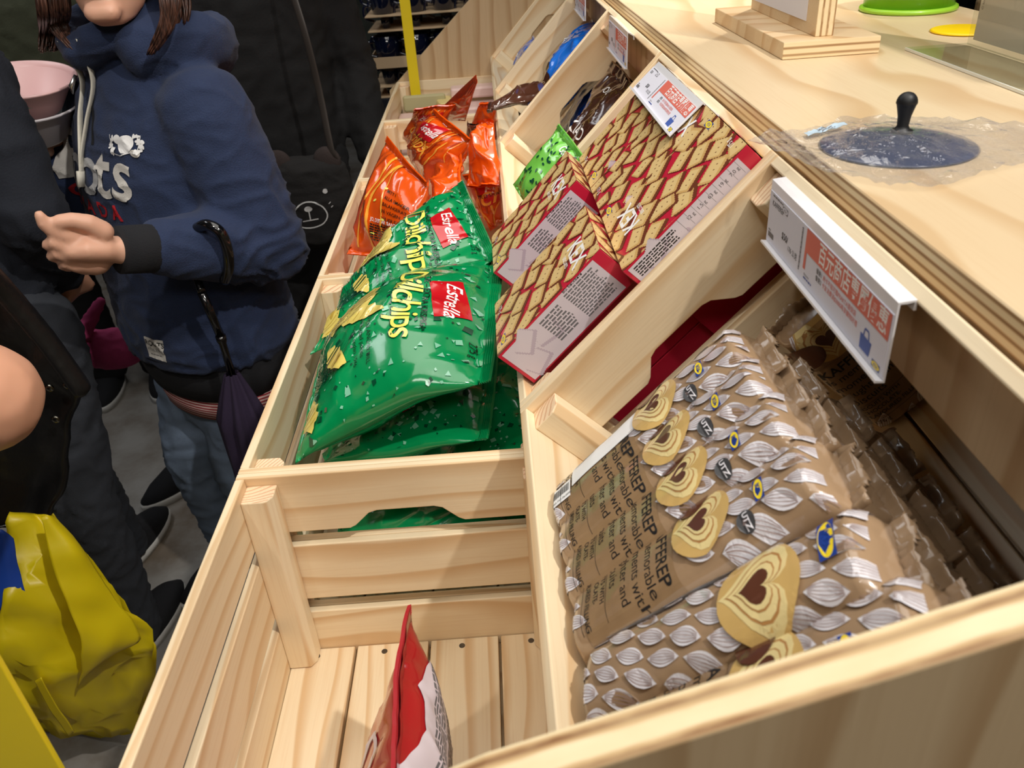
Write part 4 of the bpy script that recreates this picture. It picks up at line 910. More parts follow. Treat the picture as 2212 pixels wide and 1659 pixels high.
# ================================================================= people
SKIN = mat('skin', rgb(222, 172, 146), .5, sss=.15, var=.05, bscale=60); SKIN2 = mat('skin_warm', rgb(226, 168, 138), .45, sss=.15, var=.05, bscale=40)
def cloth(name, col, bs=500, bump=.5, sheen=0): return mat(name, col, .9, sheen=sheen, bump=bump, bscale=bs, var=.10)
def geo_join(parts):
    V_, F_ = [], []
    for v_, f_ in parts:
        b = len(V_); V_ += [V(p) for p in v_]; F_ += [tuple(i+b for i in f) for f in f_]
    return V_, F_
def limb(pts, rads, seg=16, dome=True):
    """closed tapered limb with rounded ends"""
    pts = [V(p) for p in pts]; rr = [r if isinstance(r, tuple) else (r, r) for r in rads]
    if dome:
        d0 = (pts[0]-pts[1]).normalized(); d1 = (pts[-1]-pts[-2]).normalized(); a, b = rr[0], rr[-1]
        P, R = [], []
        for t in (1.0, .85, .5): k = sqrt(max(0, 1-t*t)); P.append(pts[0]+d0*min(a)*t); R.append((max(a[0]*k, .0004), max(a[1]*k, .0004)))
        P += pts; R += rr
        for t in (.5, .85, 1.0): k = sqrt(max(0, 1-t*t)); P.append(pts[-1]+d1*min(b)*t); R.append((max(b[0]*k, .0004), max(b[1]*k, .0004)))
        pts, rr = P, R
    return tubem(pts, rr, seg)
def rings(rs, seg=28, S=V((1, 0, 0)), F=V((0, -1, 0)), pw=1.0):
    """stack of ellipses: (centre, half side, half depth)"""
    V_, F_ = [], []; n = len(rs)
    for c, a, b in rs:
        for k in range(seg):
            t = 2*pi*k/seg; ct, st_ = cos(t), sin(t)
            V_.append(V(c)+S*(a*abs(ct)**pw*(1 if ct > 0 else -1))+F*(b*abs(st_)**pw*(1 if st_ > 0 else -1)))
    for i in range(n-1):
        for k in range(seg): k2 = (k+1) % seg; F_.append((i*seg+k, i*seg+k2, (i+1)*seg+k2, (i+1)*seg+k))
    F_.append(tuple(range(seg-1, -1, -1))); F_.append(tuple((n-1)*seg+k for k in range(seg)))
    return V_, F_
def ellipsoid(c, r, seg=24, rg_=14, R=None):
    V_, F_ = [], []
    for i in range(rg_+1):
        ph = pi*i/rg_
        for k in range(seg):
            t = 2*pi*k/seg; p = V((r[0]*sin(ph)*cos(t), r[1]*sin(ph)*sin(t), r[2]*cos(ph)))
            if R: p = R @ p
            V_.append(V(c)+p)
    for i in range(rg_):
        for k in range(seg): k2 = (k+1) % seg; F_.append((i*seg+k, (i+1)*seg+k, (i+1)*seg+k2, i*seg+k2))
    return V_, F_
def fused(name, parts, voxel, m_, parent, smooth=4, wrinkle=0, wscale=14, seed=0, sf=.5, wfn=None):
    """one continuous surface grown over all the pieces"""
    v_, f_ = geo_join(parts); me = bpy.data.meshes.new('tmp'); me.from_pydata([tuple(p) for p in v_], [], f_)
    bm = bmesh.new(); bm.from_mesh(me); bmesh.ops.remove_doubles(bm, verts=bm.verts, dist=1e-5); bmesh.ops.recalc_face_normals(bm, faces=bm.faces); bm.to_mesh(me); bm.free()
    o = bpy.data.objects.new('tmp', me); COL.objects.link(o)
    r = o.modifiers.new('r', 'REMESH'); r.mode = 'VOXEL'; r.voxel_size = voxel
    if smooth: s = o.modifiers.new('s', 'SMOOTH'); s.iterations = smooth; s.factor = sf
    dg = bpy.context.evaluated_depsgraph_get(); m2 = bpy.data.meshes.new_from_object(o.evaluated_get(dg)); bpy.data.objects.remove(o)
    if wrinkle:
        off = V((seed*3.1, seed*1.7, 0)); nn = [v.normal.copy() for v in m2.vertices]
        for v, n in zip(m2.vertices, nn):
            p = v.co; q = V((p.x*wscale, p.y*wscale, p.z*wscale*1.5))+off
            q2 = q+V((noise.noise(q*.6), noise.noise(q*.6+V((5, 5, 5))), 0))*1.3
            a = (1-abs(noise.noise(q2)*2.2))**2*wrinkle-(wrinkle*.35)
            if wfn: a *= wfn(p)
            v.co = p+n*a
    m2.materials.clear(); return meshobj(name, m2, m_, parent, True)
def hand_geo(wrist, kn, palm_n, across, scale=1, curl=.5, thumb_side=1):
    """relaxed hand: wrist -> knuckle centre; palm faces palm_n; across points to the thumb side"""
    w_, k = V(wrist), V(kn); d = (k-w_).normalized(); ac = (across-d*across.dot(d)).normalized(); pn = V(palm_n).normalized(); g = []
    g.append(limb([w_, lerp(w_, k, .5), k], [(.024*scale, .015*scale), (.036*scale, .013*scale), (.037*scale, .012*scale)]))
    for i, (o_, l_) in enumerate(((.030, .072), (.010, .080), (-.010, .074), (-.029, .058))):
        p = k+ac*o_*scale; q = [p-d*.01]; ang = 0; L_ = l_*scale/3
        for s in range(3):
            ang += curl*(1.0+.15*i); dd = d*cos(ang)+pn*sin(ang); q.append(q[-1]+dd*(L_+(.01 if s == 0 else 0)))
        g.append(limb(q, [.0088*scale, .0085*scale, .0078*scale, .0066*scale], 10))
    b = w_+d*.025*scale+ac*.020*scale
    g.append(limb([b, b+(ac*.8+d*.6+pn*.3).normalized()*.035*scale, b+(ac*.75+d*.9+pn*.5).normalized()*.062*scale, b+(ac*.55+d*1.0+pn*.7).normalized()*.085*scale], [.013*scale, .011*scale, .0095*scale, .0075*scale], 10))
    return g
def head_geo(c, F, S, h=1.0, parts=None):
    """head with jaw, brow, nose, lips, ears around centre c"""
    U = V((0, 0, 1)); s = h
    g = []
    rs = []
    for z, a, b, fo in ((-.118, .018, .014, .050), (-.110, .034, .030, .040), (-.095, .046, .052, .024), (-.070, .056, .070, .012), (-.040, .064, .082, .004), (0, .070, .090, 0), (.040, .072, .094, -.004), (.075, .064, .086, -.006), (.100, .044, .062, -.008), (.115, .018, .026, -.008)):
        rs.append((c+U*z*s+F*fo*s, a*s, b*s))
    g.append(rings(rs, 28, S, F))
    g.append(limb([c+F*.088*s+U*.025*s, c+F*.098*s-U*.008*s, c+F*.099*s-U*.020*s], [.006*s, .008*s, .010*s], 10))                # nose
    for e in (-1, 1): g.append(limb([c+F*.098*s-U*.024*s+S*e*.010*s, c+F*.094*s-U*.026*s+S*e*.013*s], [.006*s, .005*s], 8))
    g.append(limb([c+F*.076*s+S*.030*s+U*.030*s, c+F*.092*s+U*.034*s, c+F*.076*s-S*.030*s+U*.030*s], [.007*s, .008*s, .007*s], 8)) # brow
    for e in (-1, 1):
        g.append(limb([c+S*e*.071*s-F*.004*s+U*.018*s, c+S*e*.078*s-F*.010*s, c+S*e*.070*s-F*.002*s-U*.024*s], [(.004*s, .012*s), (.004*s, .014*s), (.004*s, .008*s)], 8))
        g.append(ellipsoid(c+F*.070*s+S*e*.032*s-U*.030*s, (.020*s, .020*s, .020*s), 14, 8))                                    # cheeks
    g.append(limb([c+F*.074*s-U*.096*s+S*.012*s, c+F*.074*s-U*.096*s-S*.012*s], [.016*s, .016*s], 10))                           # chin
    g.append(ellipsoid(c+F*.072*s-U*.058*s, (.026*s, .020*s, .018*s), 14, 8))
    return g
def face_parts(c, F, S, h, t, lipc):
    U = V((0, 0, 1)); s = h; W_ = mat('eye_white', rgb(232, 228, 224), .2); I_ = mat('eye_iris', rgb(50, 32, 22), .2)
    for e in (-1, 1):
        v_, f_ = ellipsoid(c+F*.0755*s+S*e*.030*s+U*.006*s, (.0125*s, .010*s, .0062*s), 14, 10); mesh('eye', v_, f_, W_, t, True)
        v_, f_ = ellipsoid(c+F*.0822*s+S*e*.030*s+U*.006*s, (.0050*s, .0050*s, .0050*s), 12, 8); mesh('iris', v_, f_, I_, t, True)
        v_, f_ = limb([c+F*.085*s+S*e*.018*s+U*.026*s, c+F*.086*s+S*e*.032*s+U*.030*s, c+F*.074*s+S*e*.046*s+U*.026*s], [.0022*s, .0026*s, .0015*s], 8); mesh('eyebrow', v_, f_, I_, t, True)
    for z, r in ((-.053, .0050), (-.0605, .0062)):
        v_, f_ = limb([c+F*.084*s+U*(z-.001)*s+S*.022*s, c+F*.0905*s+U*z*s+S*.010*s, c+F*.0920*s+U*(z+.0008 if z > -.056 else z)*s, c+F*.0905*s+U*z*s-S*.010*s, c+F*.084*s+U*(z-.001)*s-S*.022*s], [.002*s, r*.8*s, r*s, r*.8*s, .002*s], 10); mesh('lip', v_, f_, lipc, t, True)
def human(label, base, yaw, H, top, legs, hair, skin, over=None, sleeve='long', shoe=None, hairlen=.0, vox=.008, cat='person', top_hem=None, fat=1.0, hands=None, wr=.006, sole=None, head_yaw=None, head_s=1.0):
    """yaw: facing direction angle; joints may be overridden in world coordinates"""
    F = V((cos(yaw), sin(yaw), 0)); S = V((-F.y, F.x, 0)); U = V((0, 0, 1)); B = V((base[0], base[1], FLOOR)); J = {}
    def p(s_, f_, z): return B+S*s_*H+F*f_*H+U*z*H
    J.update(head=p(0, .02, .935), neck=p(0, 0, .845), chest=p(0, 0, .74), waist=p(0, 0, .61), hip=p(0, 0, .51))
    for e, n in ((1, 'L'), (-1, 'R')):
        J['sh'+n] = p(.105*e, 0, .80); J['el'+n] = p(.145*e, -.02, .62); J['wr'+n] = p(.150*e, .04, .48); J['hp'+n] = p(.052*e, 0, .50); J['kn'+n] = p(.058*e, .015, .28); J['an'+n] = p(.055*e, -.01, .045)
    if over: J.update({k: V(v) for k, v in over.items()})
    t = thing('person', label, cat, B); 
    for k in J: J[k] = J[k]-B
    k = H/1.6*fat
    # skin body
    hF = (V((cos(head_yaw), sin(head_yaw), 0)) if head_yaw is not None else F); hS = V((-hF.y, hF.x, 0))
    g = head_geo(J['head'], hF, hS, H/1.6*.98*head_s)
    g.append(limb([J['neck']-U*.05, J['neck'], J['head']-U*.05-F*.01], [.060*k, .050*k, .050*k]))
    g.append(rings([(J['hip']-U*.06, .10*k, .075*k), (J['hip'], .145*k, .095*k), (J['waist'], .125*k, .085*k), (J['chest'], .150*k, .100*k), (lerp(J['chest'], J['neck'], .6), .145*k, .075*k), (J['neck']-U*.01, .060*k, .050*k)], 24, S, F))
    for n, e in (('L', 1), ('R', -1)):
        g.append(limb([J['sh'+n], lerp(J['sh'+n], J['el'+n], .5), J['el'+n]], [.046*k, .042*k, .036*k])); g.append(limb([J['el'+n], lerp(J['el'+n], J['wr'+n], .35), J['wr'+n]], [.038*k, .037*k, .025*k]))
        g.append(limb([J['hp'+n], lerp(J['hp'+n], J['kn'+n], .5), J['kn'+n]], [.080*k, .068*k, .050*k])); g.append(limb([J['kn'+n], lerp(J['kn'+n], J['an'+n], .35), J['an'+n]], [.050*k, .050*k, .034*k]))
        g.append(limb([J['an'+n], J['an'+n]+F*.10-U*.035], [.03, .024]))
        hd = (hands or {}).get(n)
        if hd is not None: g += [(lambda q: ([a-B for a in q[0]], q[1]))(q) for q in hd]
        else:
            d = (J['wr'+n]-J['el'+n]).normalized(); g += hand_geo(J['wr'+n]+d*.01, J['wr'+n]+d*.085*k, -S*e, F, k, .35)
    fused('body', g, vox, skin, t, 2)
    face_parts(J['head'], hF, hS, H/1.6*.98*head_s, t, mat('lip_pink', rgb(196, 120, 110), .4))
    return t, J, F, S, k, B
def dress(t, J, F, S, k, top, legs, sleeve='long', hem=None, wr=.006, vox=.009, seed=1, fat=1.0, armr=1.0):
    U = V((0, 0, 1)); q = k*fat; hem = hem if hem is not None else J['hip'].z-.02
    tr = [rings([(V((J['hip'].x, J['hip'].y, J['hip'].z-.07)), .13*q, .10*q), (J['hip'], .162*q, .115*q), (lerp(J['hip'], J['waist'], .6), .145*q, .105*q)], 24, S, F)]
    for n in 'LR':
        tr.append(limb([J['hp'+n], lerp(J['hp'+n], J['kn'+n], .5), J['kn'+n]], [.092*q, .080*q, .064*q])); tr.append(limb([J['kn'+n], lerp(J['kn'+n], J['an'+n], .4), J['an'+n]-U*.02], [.064*q, .062*q, .052*q], dome=False))
    fused('trousers', tr, vox, legs, t, 4, wr*.8, 16, seed)
    z0 = hem; hp = V((J['hip'].x, J['hip'].y, 0))
    tp = [rings([(hp+U*z0, .165*q, .120*q), (hp+U*(z0+.03), .172*q, .125*q), (J['waist'], .160*q, .118*q), (J['chest'], .175*q, .125*q), (lerp(J['chest'], J['neck'], .55), .170*q, .095*q), (lerp(J['chest'], J['neck'], .85), .11*q, .075*q), (J['neck'], .066*q, .060*q)], 28, S, F)]
    for n in 'LR':
        if sleeve == 'long': tp.append(limb([J['sh'+n], lerp(J['sh'+n], J['el'+n], .5), J['el'+n]], [.064*q*armr, .062*q*armr, .058*q*armr])); tp.append(limb([J['el'+n], lerp(J['el'+n], J['wr'+n], .5), J['wr'+n]], [.058*q*armr, .052*q*armr, .040*q*armr]))
        else: tp.append(limb([J['sh'+n], lerp(J['sh'+n], J['el'+n], .62)], [.064*q, .062*q], dome=True))
    return fused('top', tp, vox, top, t, 5, wr, 12, seed)
def shoes(t, J, F, m_, sole):
    for n in 'LR':
        a = J['an'+n]; v_, f_ = rings([(V((a.x, a.y, .012))+F*.045, .044, .135), (V((a.x, a.y, .03))+F*.045, .046, .137), (V((a.x, a.y, .055))+F*.035, .042, .115), (V((a.x, a.y, .085))-F*.002, .038, .062), (V((a.x, a.y, .10))-F*.008, .034, .042)], 26, V((-F.y, F.x, 0)), F); o = mesh('shoe', v_, f_, m_, t, True)
        v_, f_ = rings([(V((a.x, a.y, .0))+F*.045, .045, .137), (V((a.x, a.y, .020))+F*.045, .049, .142), (V((a.x, a.y, .024))+F*.045, .045, .137)], 26, V((-F.y, F.x, 0)), F); mesh('sole', v_, f_, sole, o, True)
def hair_cap(t, c, F, S, s, m_, locks=(), drop=0):
    """cap of hair with separate falling strands, one mesh"""
    U = V((0, 0, 1)); g = [rings([(c+U*z*s-F*fo*s, a*s, b*s) for z, a, b, fo in ((-.075, .060, .050, .055), (-.03, .074, .072, .034), (.01, .081, .084, .024), (.05, .083, .098, .012), (.085, .074, .096, .010), (.112, .052, .070, .010), (.128, .018, .026, .010))], 26, S, F)]
    rg = random.Random(4)
    for path, w0, w1, n in locks:
        P_ = smoothpath(path, 5); m = len(P_)
        for q in range(n):
            a = rg.uniform(0, 2*pi); r = sqrt(rg.random()); o0 = V((cos(a)*r, sin(a)*r*.6, 0)); ln = rg.uniform(.86, 1.02); k_ = max(3, int(m*ln)); pp, rr = [], []
            for i_ in range(k_):
                u = i_/(m-1); w_ = lerp(w0, w1, u); pp.append(P_[min(i_, m-1)]+(S*o0.x+F*o0.y)*w_+V((noise.noise(V((q, u*3, 0))), noise.noise(V((u*3, q, 5))), 0))*.006*u); rr.append((.0038*(1-.75*u)+.0005, .0030*(1-.75*u)+.0004))
            g.append(tubem(pp, rr, 6))
    v_, f_ = geo_join(g); return mesh('hair', v_, f_, m_, t, True)
def hairmat(name, a, b):
    M_ = bpy.data.materials.new(name); M_.use_nodes = True; nt = M_.node_tree; N = nt.nodes.new; K = nt.links.new; p = nt.nodes['Principled BSDF']; p.inputs['Roughness'].default_value = .38
    tc = N('ShaderNodeTexCoord'); mp = N('ShaderNodeMapping'); mp.inputs['Scale'].default_value = (260, 260, 9); K(tc.outputs['Object'], mp.inputs[0]); nz = N('ShaderNodeTexNoise'); nz.inputs['Scale'].default_value = 1; nz.inputs['Detail'].default_value = 3; K(mp.outputs[0], nz.inputs['Vector'])
    rp = N('ShaderNodeValToRGB'); e = rp.color_ramp.elements; e[0].position = .35; e[0].color = a; e[1].position = .68; e[1].color = b; K(nz.outputs['Fac'], rp.inputs[0]); K(rp.outputs[0], p.inputs['Base Color'])
    bp = N('ShaderNodeBump'); bp.inputs['Strength'].default_value = .3; bp.inputs['Distance'].default_value = .001; K(nz.outputs['Fac'], bp.inputs['Height']); K(bp.outputs[0], p.inputs['Normal']); return M_
HAIR = hairmat('hair_brown', rgb(30, 19, 16), rgb(92, 60, 48)); HAIRB = hairmat('hair_black', rgb(14, 12, 12), rgb(44, 38, 36))
RUB = mat('rubber_white', rgb(222, 222, 218), .6); BLKS = cloth('shoe_black', rgb(26, 27, 32))
NAVY = cloth('hoodie_navy', rgb(34, 48, 80), 420, .7, .06); RIB = cloth('rib_black', rgb(20, 21, 26)); DEN = cloth('denim', rgb(104, 120, 142), 700, .5)

# ---------------------------------------------------------------- the woman in the navy hoodie
yw = atan2(-.78, -.62); Hh = 1.52
wrL = at(262, 540, 1, .62); elL = at(568, 525, 1, .80)
U = V((0, 0, 1))
# left hand, loosely closed, thumb on top and forefinger lifted
hp_ = lambda x, y, Y: at(x, y, 1, Y)
hl = [limb([hp_(250, 540, .622), hp_(225, 536, .610), hp_(190, 535, .600), hp_(160, 540, .594)], [(.028, .021), (.034, .023), (.040, .024), (.036, .020)], 18),
      limb([hp_(222, 500, .600), hp_(190, 482, .588), hp_(155, 476, .578), hp_(128, 479, .572), hp_(113, 484, .570)], [.017, .0145, .0125, .0115, .0095], 12),
      limb([hp_(172, 515, .590), hp_(145, 510, .578), hp_(112, 497, .568), hp_(94, 483, .563), hp_(86, 466, .562)], [.0145, .0130, .0112, .0100, .0082], 12),
      limb([hp_(165, 540, .590), hp_(138, 532, .574), hp_(112, 522, .566), hp_(103, 528, .570), hp_(122, 536, .582)], [.0145, .0128, .0110, .0100, .0090], 12),
      limb([hp_(172, 562, .594), hp_(146, 554, .578), hp_(120, 545, .570), hp_(112, 553, .576), hp_(132, 560, .588)], [.0140, .0122, .0104, .0095, .0085], 12),
      limb([hp_(185, 578, .600), hp_(162, 574, .586), hp_(140, 568, .580), hp_(134, 573, .586), hp_(150, 578, .594)], [.0125, .0108, .0094, .0085, .0078], 12),
      limb([hp_(205, 560, .610), hp_(180, 560, .600)], [.026, .024], 14)]
# right hand under the bowls
wrR = at(112, 330, 1, .985); elR = V((-.56, 1.02, -.06))
hr = hand_geo(wrR, at(92, 292, 1, .96), V((-.3, -.5, .8)), V((.3, -1, 0)), .9, .5)
over = dict(wrL=wrL, elL=elL, shL=V((-.222, .825, .165)), wrR=wrR, elR=elR, shR=V((-.478, 1.03, .165)), head=V((-.330, .860, .432)), neck=V((-.360, .920, .285)), knR=(-.47, .93, -.60), knL=(-.34, .86, -.60), anR=(-.46, .96, -.95), anL=(-.30, .88, -.95))
wm, J, F, S, k, B = human('person in a navy hoodie with white lettering, one hand loosely closed in front', (-.35, .93), yw, Hh, None, None, HAIR, SKIN, over, vox=.0038, hands={'L': hl, 'R': hr}, head_yaw=radians(-88), head_s=1.1)
def loc_(p): return V(p)-B
c_ = V((-.35, .93, 0))-B; c_.z = 0
def ring_at(z, a, b, fo=0, so=0): return (V((c_.x, c_.y, z-FLOOR))+F*fo+S*so, a, b)
tor = rings([ring_at(-.318, .180, .134, .004), ring_at(-.305, .196, .150, .008), ring_at(-.27, .204, .157, .01), ring_at(-.2, .196, .150, .012), ring_at(-.08, .186, .142, .012), ring_at(.05, .190, .140, .008), ring_at(.13, .188, .122, 0), ring_at(.19, .162, .100, -.002), ring_at(.240, .110, .082, .0), ring_at(.275, .070, .065, .0)], 36, S, F, .9)
elb = J['elL']
hoodp = [tor,
    limb([J['shL'], lerp(J['shL'], elb, .5), elb+V((0, 0, .0))], [.078, .080, .076], 20),
    limb([elb+(elb-J['wrL']).normalized()*.01, lerp(elb, J['wrL'], .35), lerp(elb, J['wrL'], .72)], [.074, .068, .050], 20),
    limb([J['shR'], lerp(J['shR'], J['elR'], .5), J['elR']], [.070, .066, .062], 18), limb([J['elR'], lerp(J['elR'], J['wrR'], .85)], [.060, .045], 18)]
# hood lying round the neck and over the shoulders
nk = J['neck']
hoodp += [limb(smoothpath([nk+F*.085-U*.020-S*.012, nk+F*.070+U*.005+S*.05, nk+F*.015+U*.022+S*.088, nk-F*.055+U*.030+S*.078, nk-F*.105+U*.015, nk-F*.055+U*.030-S*.078, nk+F*.015+U*.020-S*.088, nk+F*.070+U*.005-S*.05, nk+F*.088-U*.020-S*.004], 5), [(.022, .030)]*41, 14),
    limb(smoothpath([nk+F*.03+S*.10-U*.015, nk-F*.05+S*.135-U*.015, nk-F*.12+S*.085-U*.03, nk-F*.15-U*.06, nk-F*.12-S*.085-U*.03, nk-F*.05-S*.115-U*.02], 5), [(.040, .048)]*26, 16)]
def wf(p):
    d = (p-elb).length; return .35+.85*max(0, 1-d/.16)+.5*max(0, 1-abs(p.z-.66)/.12)
hoody = fused('hoodie', hoodp, .0065, NAVY, wm, 7, .011, 15, 5, wfn=wf)
ht = bvh(hoody)
v_, f_ = rings([ring_at(-.392, .166, .124, .0), ring_at(-.388, .176, .132, .002), ring_at(-.35, .186, .141, .004), ring_at(-.305, .190, .145, .006), ring_at(-.295, .176, .130, .004)], 48, S, F, .92); mesh('hoodie_hem', v_, f_, RIB, wm, True)
def stripes():
    M_ = bpy.data.materials.new('red_white_stripes'); M_.use_nodes = True; nt = M_.node_tree; N = nt.nodes.new; K = nt.links.new; p = nt.nodes['Principled BSDF']; p.inputs['Roughness'].default_value = .85
    tc = N('ShaderNodeTexCoord'); sp = N('ShaderNodeSeparateXYZ'); K(tc.outputs['Object'], sp.inputs[0]); a = N('ShaderNodeMath'); a.operation = 'MULTIPLY'; a.inputs[1].default_value = 160; K(sp.outputs[2], a.inputs[0])
    f = N('ShaderNodeMath'); f.operation = 'FRACT'; K(a.outputs[0], f.inputs[0]); g = N('ShaderNodeMath'); g.operation = 'GREATER_THAN'; g.inputs[1].default_value = .5; K(f.outputs[0], g.inputs[0])
    mx = N('ShaderNodeMix'); mx.data_type = 'RGBA'; mx.inputs[6].default_value = rgb(226, 196, 190); mx.inputs[7].default_value = rgb(156, 40, 52); K(g.outputs[0], mx.inputs[0]); K(mx.outputs[2], p.inputs['Base Color']); return M_
v_, f_ = rings([ring_at(-.435, .178, .134, -.010, .010), ring_at(-.41, .178, .134, -.006, .008), ring_at(-.38, .172, .128, -.002, .004), ring_at(-.36, .165, .120)], 48, S, F, .95); mesh('striped_shirt', v_, f_, stripes(), wm, True)
tr_ = [rings([ring_at(-.50, .12, .10), ring_at(-.44, .160, .118), ring_at(-.34, .150, .112)], 26, S, F)]
for n in 'LR':
    tr_.append(limb([J['hp'+n]-U*.10, J['kn'+n]], [.096, .074])); tr_.append(limb([J['kn'+n], lerp(J['kn'+n], J['an'+n], .5), J['an'+n]-U*.01], [.074, .066, .054], dome=False))
fused('jeans', tr_, .009, DEN, wm, 4, .006, 14, 2)
shoes(wm, J, F, BLKS, RUB)
# ribbed cuffs
cu = tubem([J['wrL']-(elb-J['wrL']).normalized()*.004, lerp(J['wrL'], elb, .18), lerp(J['wrL'], elb, .33)], [.0385, .040, .043], 26); cuff = mesh('cuff', cu[0], cu[1], RIB, wm, True)
# neck opening and zip
stamp('zip', [(rect2d(-.004, -.12, .004, .0), RIB)], ht, nk+F*.12-U*.045+S*-.008, S, U, wm, .01, .0012, .12)
v_, f_ = tubem([nk+F*.100-U*.05-S*.010, nk+F*.112-U*.066-S*.012, nk+F*.113-U*.078-S*.014], [(.0015, .003), (.002, .005), (.0035, .001)], 10); mesh('zip_pull', v_, f_, mat('zip_steel', rgb(190, 190, 190), .25, 1), wm, True)
# white draw cords: anchors found on the hoodie front
def onfront(s_, z):
    h = ht.ray_cast(V((c_.x, c_.y, z-FLOOR))+F*.5+S*s_, -F, 1.0); return h[0]+F*.007 if h[0] else V((c_.x, c_.y, z-FLOOR))+F*.16+S*s_
CRD = cloth('cord_white', rgb(226, 222, 208), 900, .6)
for a in (((-.034, .292), (-.046, .225), (-.048, .160), (-.038, .100), (-.040, .070)), ((.022, .295), (.004, .225), (-.022, .160), (-.036, .100), (-.042, .070))):
    P_ = [onfront(s_, z) for s_, z in a]; P_[0] -= F*.012; v_, f_ = tubem(smoothpath(P_, 6), [(.0095, .0030)]*25, 10, flat=F.cross(V((0, 0, 1))) if False else None); mesh('draw_cord', v_, f_, CRD, wm, True)
v_, f_ = tubem([onfront(-.040, .076)+F*.002, onfront(-.040, .050)+F*.002], [(.013, .005), (.012, .005)], 10); mesh('cord_end', v_, f_, CRD, wm, True)
# lettering across the chest
def fr(s_, z): return onfront(s_, z)
RW = mat('applique_white', rgb(214, 210, 204), .8, bump=.6, bscale=900); RWG = mat('applique_grey', rgb(170, 170, 172), .8, bump=.6, bscale=900); RRD = mat('applique_red', rgb(176, 24, 36), .8)
ux_ = (S+F*.0).normalized()
base_ = V((c_.x, c_.y, 0))+F*.13
it = []
for q, x, m_ in (('R', -.205, RW), ('o', -.130, RWG), ('o', -.070, RWG), ('t', -.010, RW), ('s', .036, RW)):
    it += [(shift(text2d(q, .088, bold=.016), x, 0), m_)]
stamp('chest_lettering', it, ht, base_+U*(.038-FLOOR)+S*.010, ux_, U, wm, .0035, .0022, .2)
stamp('red_lettering', [(shift(text2d(q, .027, bold=.02), -.11+.042*i, 0), RRD) for i, q in enumerate('CANADA')], ht, base_+U*(-.002-FLOOR)+S*-.072, ux_, U, wm, .0035, .0016, .2)
bv = [(ell2d(0, 0, .017, .014, 22, .3), INKW), (ell2d(-.016, .007, .009, .0075, 18), INKW), (ell2d(.020, -.014, .010, .0055, 14, -.3), RW), (line2d([(-.03, -.014), (-.01, -.018), (.012, -.012), (.026, -.016)], .0018), INKW)]
rg = random.Random(2)
for q in range(44):
    a = rg.choice((rg.uniform(-.6, 1.0), rg.uniform(2.2, 3.9))); r_ = rg.uniform(.026, .035); bv.append((ell2d(r_*cos(a), r_*.62*sin(a)-.002, .0042, .0022, 8, rg.uniform(0, 3)), INKW))
for s_ in (1, -1): bv.append((line2d([(s_*.030, .014), (s_*.028, 0), (s_*.024, -.012)], .0012), INKW))
stamp('beaver_emblem', bv, ht, base_+U*(.128-FLOOR)+S*.080, ux_, U, wm, .003, .0018, .2)
pk = [(rect2d(-.020, -.017, .020, .017), RW), (shift(text2d('ROOTS', .0085, bold=.02, align='CENTER'), 0, .004), INK), (shift(text2d('ATHLETICS', .0050, align='CENTER'), 0, -.0045), INKG), (shift(small_text(.028, .003, 1, rg), -.014, -.009), INKG)]
pk = [((([(x*1.3, y*1.3) for x, y in s_[0]]), s_[1]), m_) for s_, m_ in pk]
stamp('pocket_label', pk, ht, base_+U*(-.255-FLOOR)+S*.050, ux_, U, wm, .005, .002, .2)
# hair
hc = J['head']; hs = Hh/1.6*.98*1.1
hF_ = V((cos(radians(-88)), sin(radians(-88)), 0)); hS_ = V((-hF_.y, hF_.x, 0))
hr_ = hair_cap(wm, hc, hF_, hS_, hs, HAIR, [
    ([hc-hS_*.070+U*.05, hc-hS_*.088-U*.04+hF_*.01, hc-hS_*.098-U*.10+hF_*.02, loc_(at(112, 70, 1, .90)), loc_(at(105, 112, 1, .88))], .030, .018, 110),
    ([hc-hS_*.066+U*.04+hF_*.03, hc-hS_*.080-U*.05+hF_*.035, loc_(at(120, 45, 1, .86)), loc_(at(150, 90, 1, .845)), loc_(at(186, 124, 1, .835))], .022, .009, 80),
    ([hc+hS_*.070+U*.05, hc+hS_*.086-U*.03+hF_*.012, loc_(at(368, -20, 1, .80)), loc_(at(362, 50, 1, .785)), loc_(at(326, 118, 1, .78))], .027, .007, 110),
    ([hc+hS_*.066+U*.02-hF_*.03, hc+hS_*.084-U*.06-hF_*.02, loc_(at(382, 20, 1, .85)), loc_(at(372, 70, 1, .84))], .030, .018, 80),
    ([hc-hF_*.05+U*.02, hc-hF_*.095-U*.06, hc-hF_*.085-U*.15], .055, .05, 60)])

# umbrella hooked over her arm
UB = mat('umbrella_black', rgb(14, 14, 16), .12, coat=.6); UC = cloth('umbrella_purple', rgb(40, 28, 54), 300, .3)
um = thing('umbrella', 'folded dark purple umbrella hanging by its hook from the navy sleeve', 'umbrella', elb+B)
ub = lambda p: V(p)-(elb+B)
hk = smoothpath([ub(at(422, 496, 1, .685)), ub(at(446, 486, 1, .668)), ub(at(474, 500, 1, .66)), ub(at(490, 535, 1, .662)), ub(at(494, 575, 1, .672)), ub(at(486, 606, 1, .69))], 6)
tube('hook_handle', hk, [.0095]*len(hk), UB, um, 14)
sh0, sh1, sh2 = ub(at(436, 632, 1, .69)), ub(at(476, 725, 1, .70)), ub(at(500, 806, 1, .705))
tube('shaft_link', smoothpath([hk[0], ub(at(412, 520, 1, .70)), ub(at(418, 575, 1, .71)), sh0], 5), [.0075]*16, UB, um, 12)
tube('shaft', [sh0, lerp(sh0, sh1, .98)], [.0078, .0078], UB, um, 12); tube('ferrule', [sh1, lerp(sh1, sh2, .12), lerp(sh1, sh2, .2), sh2], [.0095, .0095, .0070, .0070], UB, um, 14)
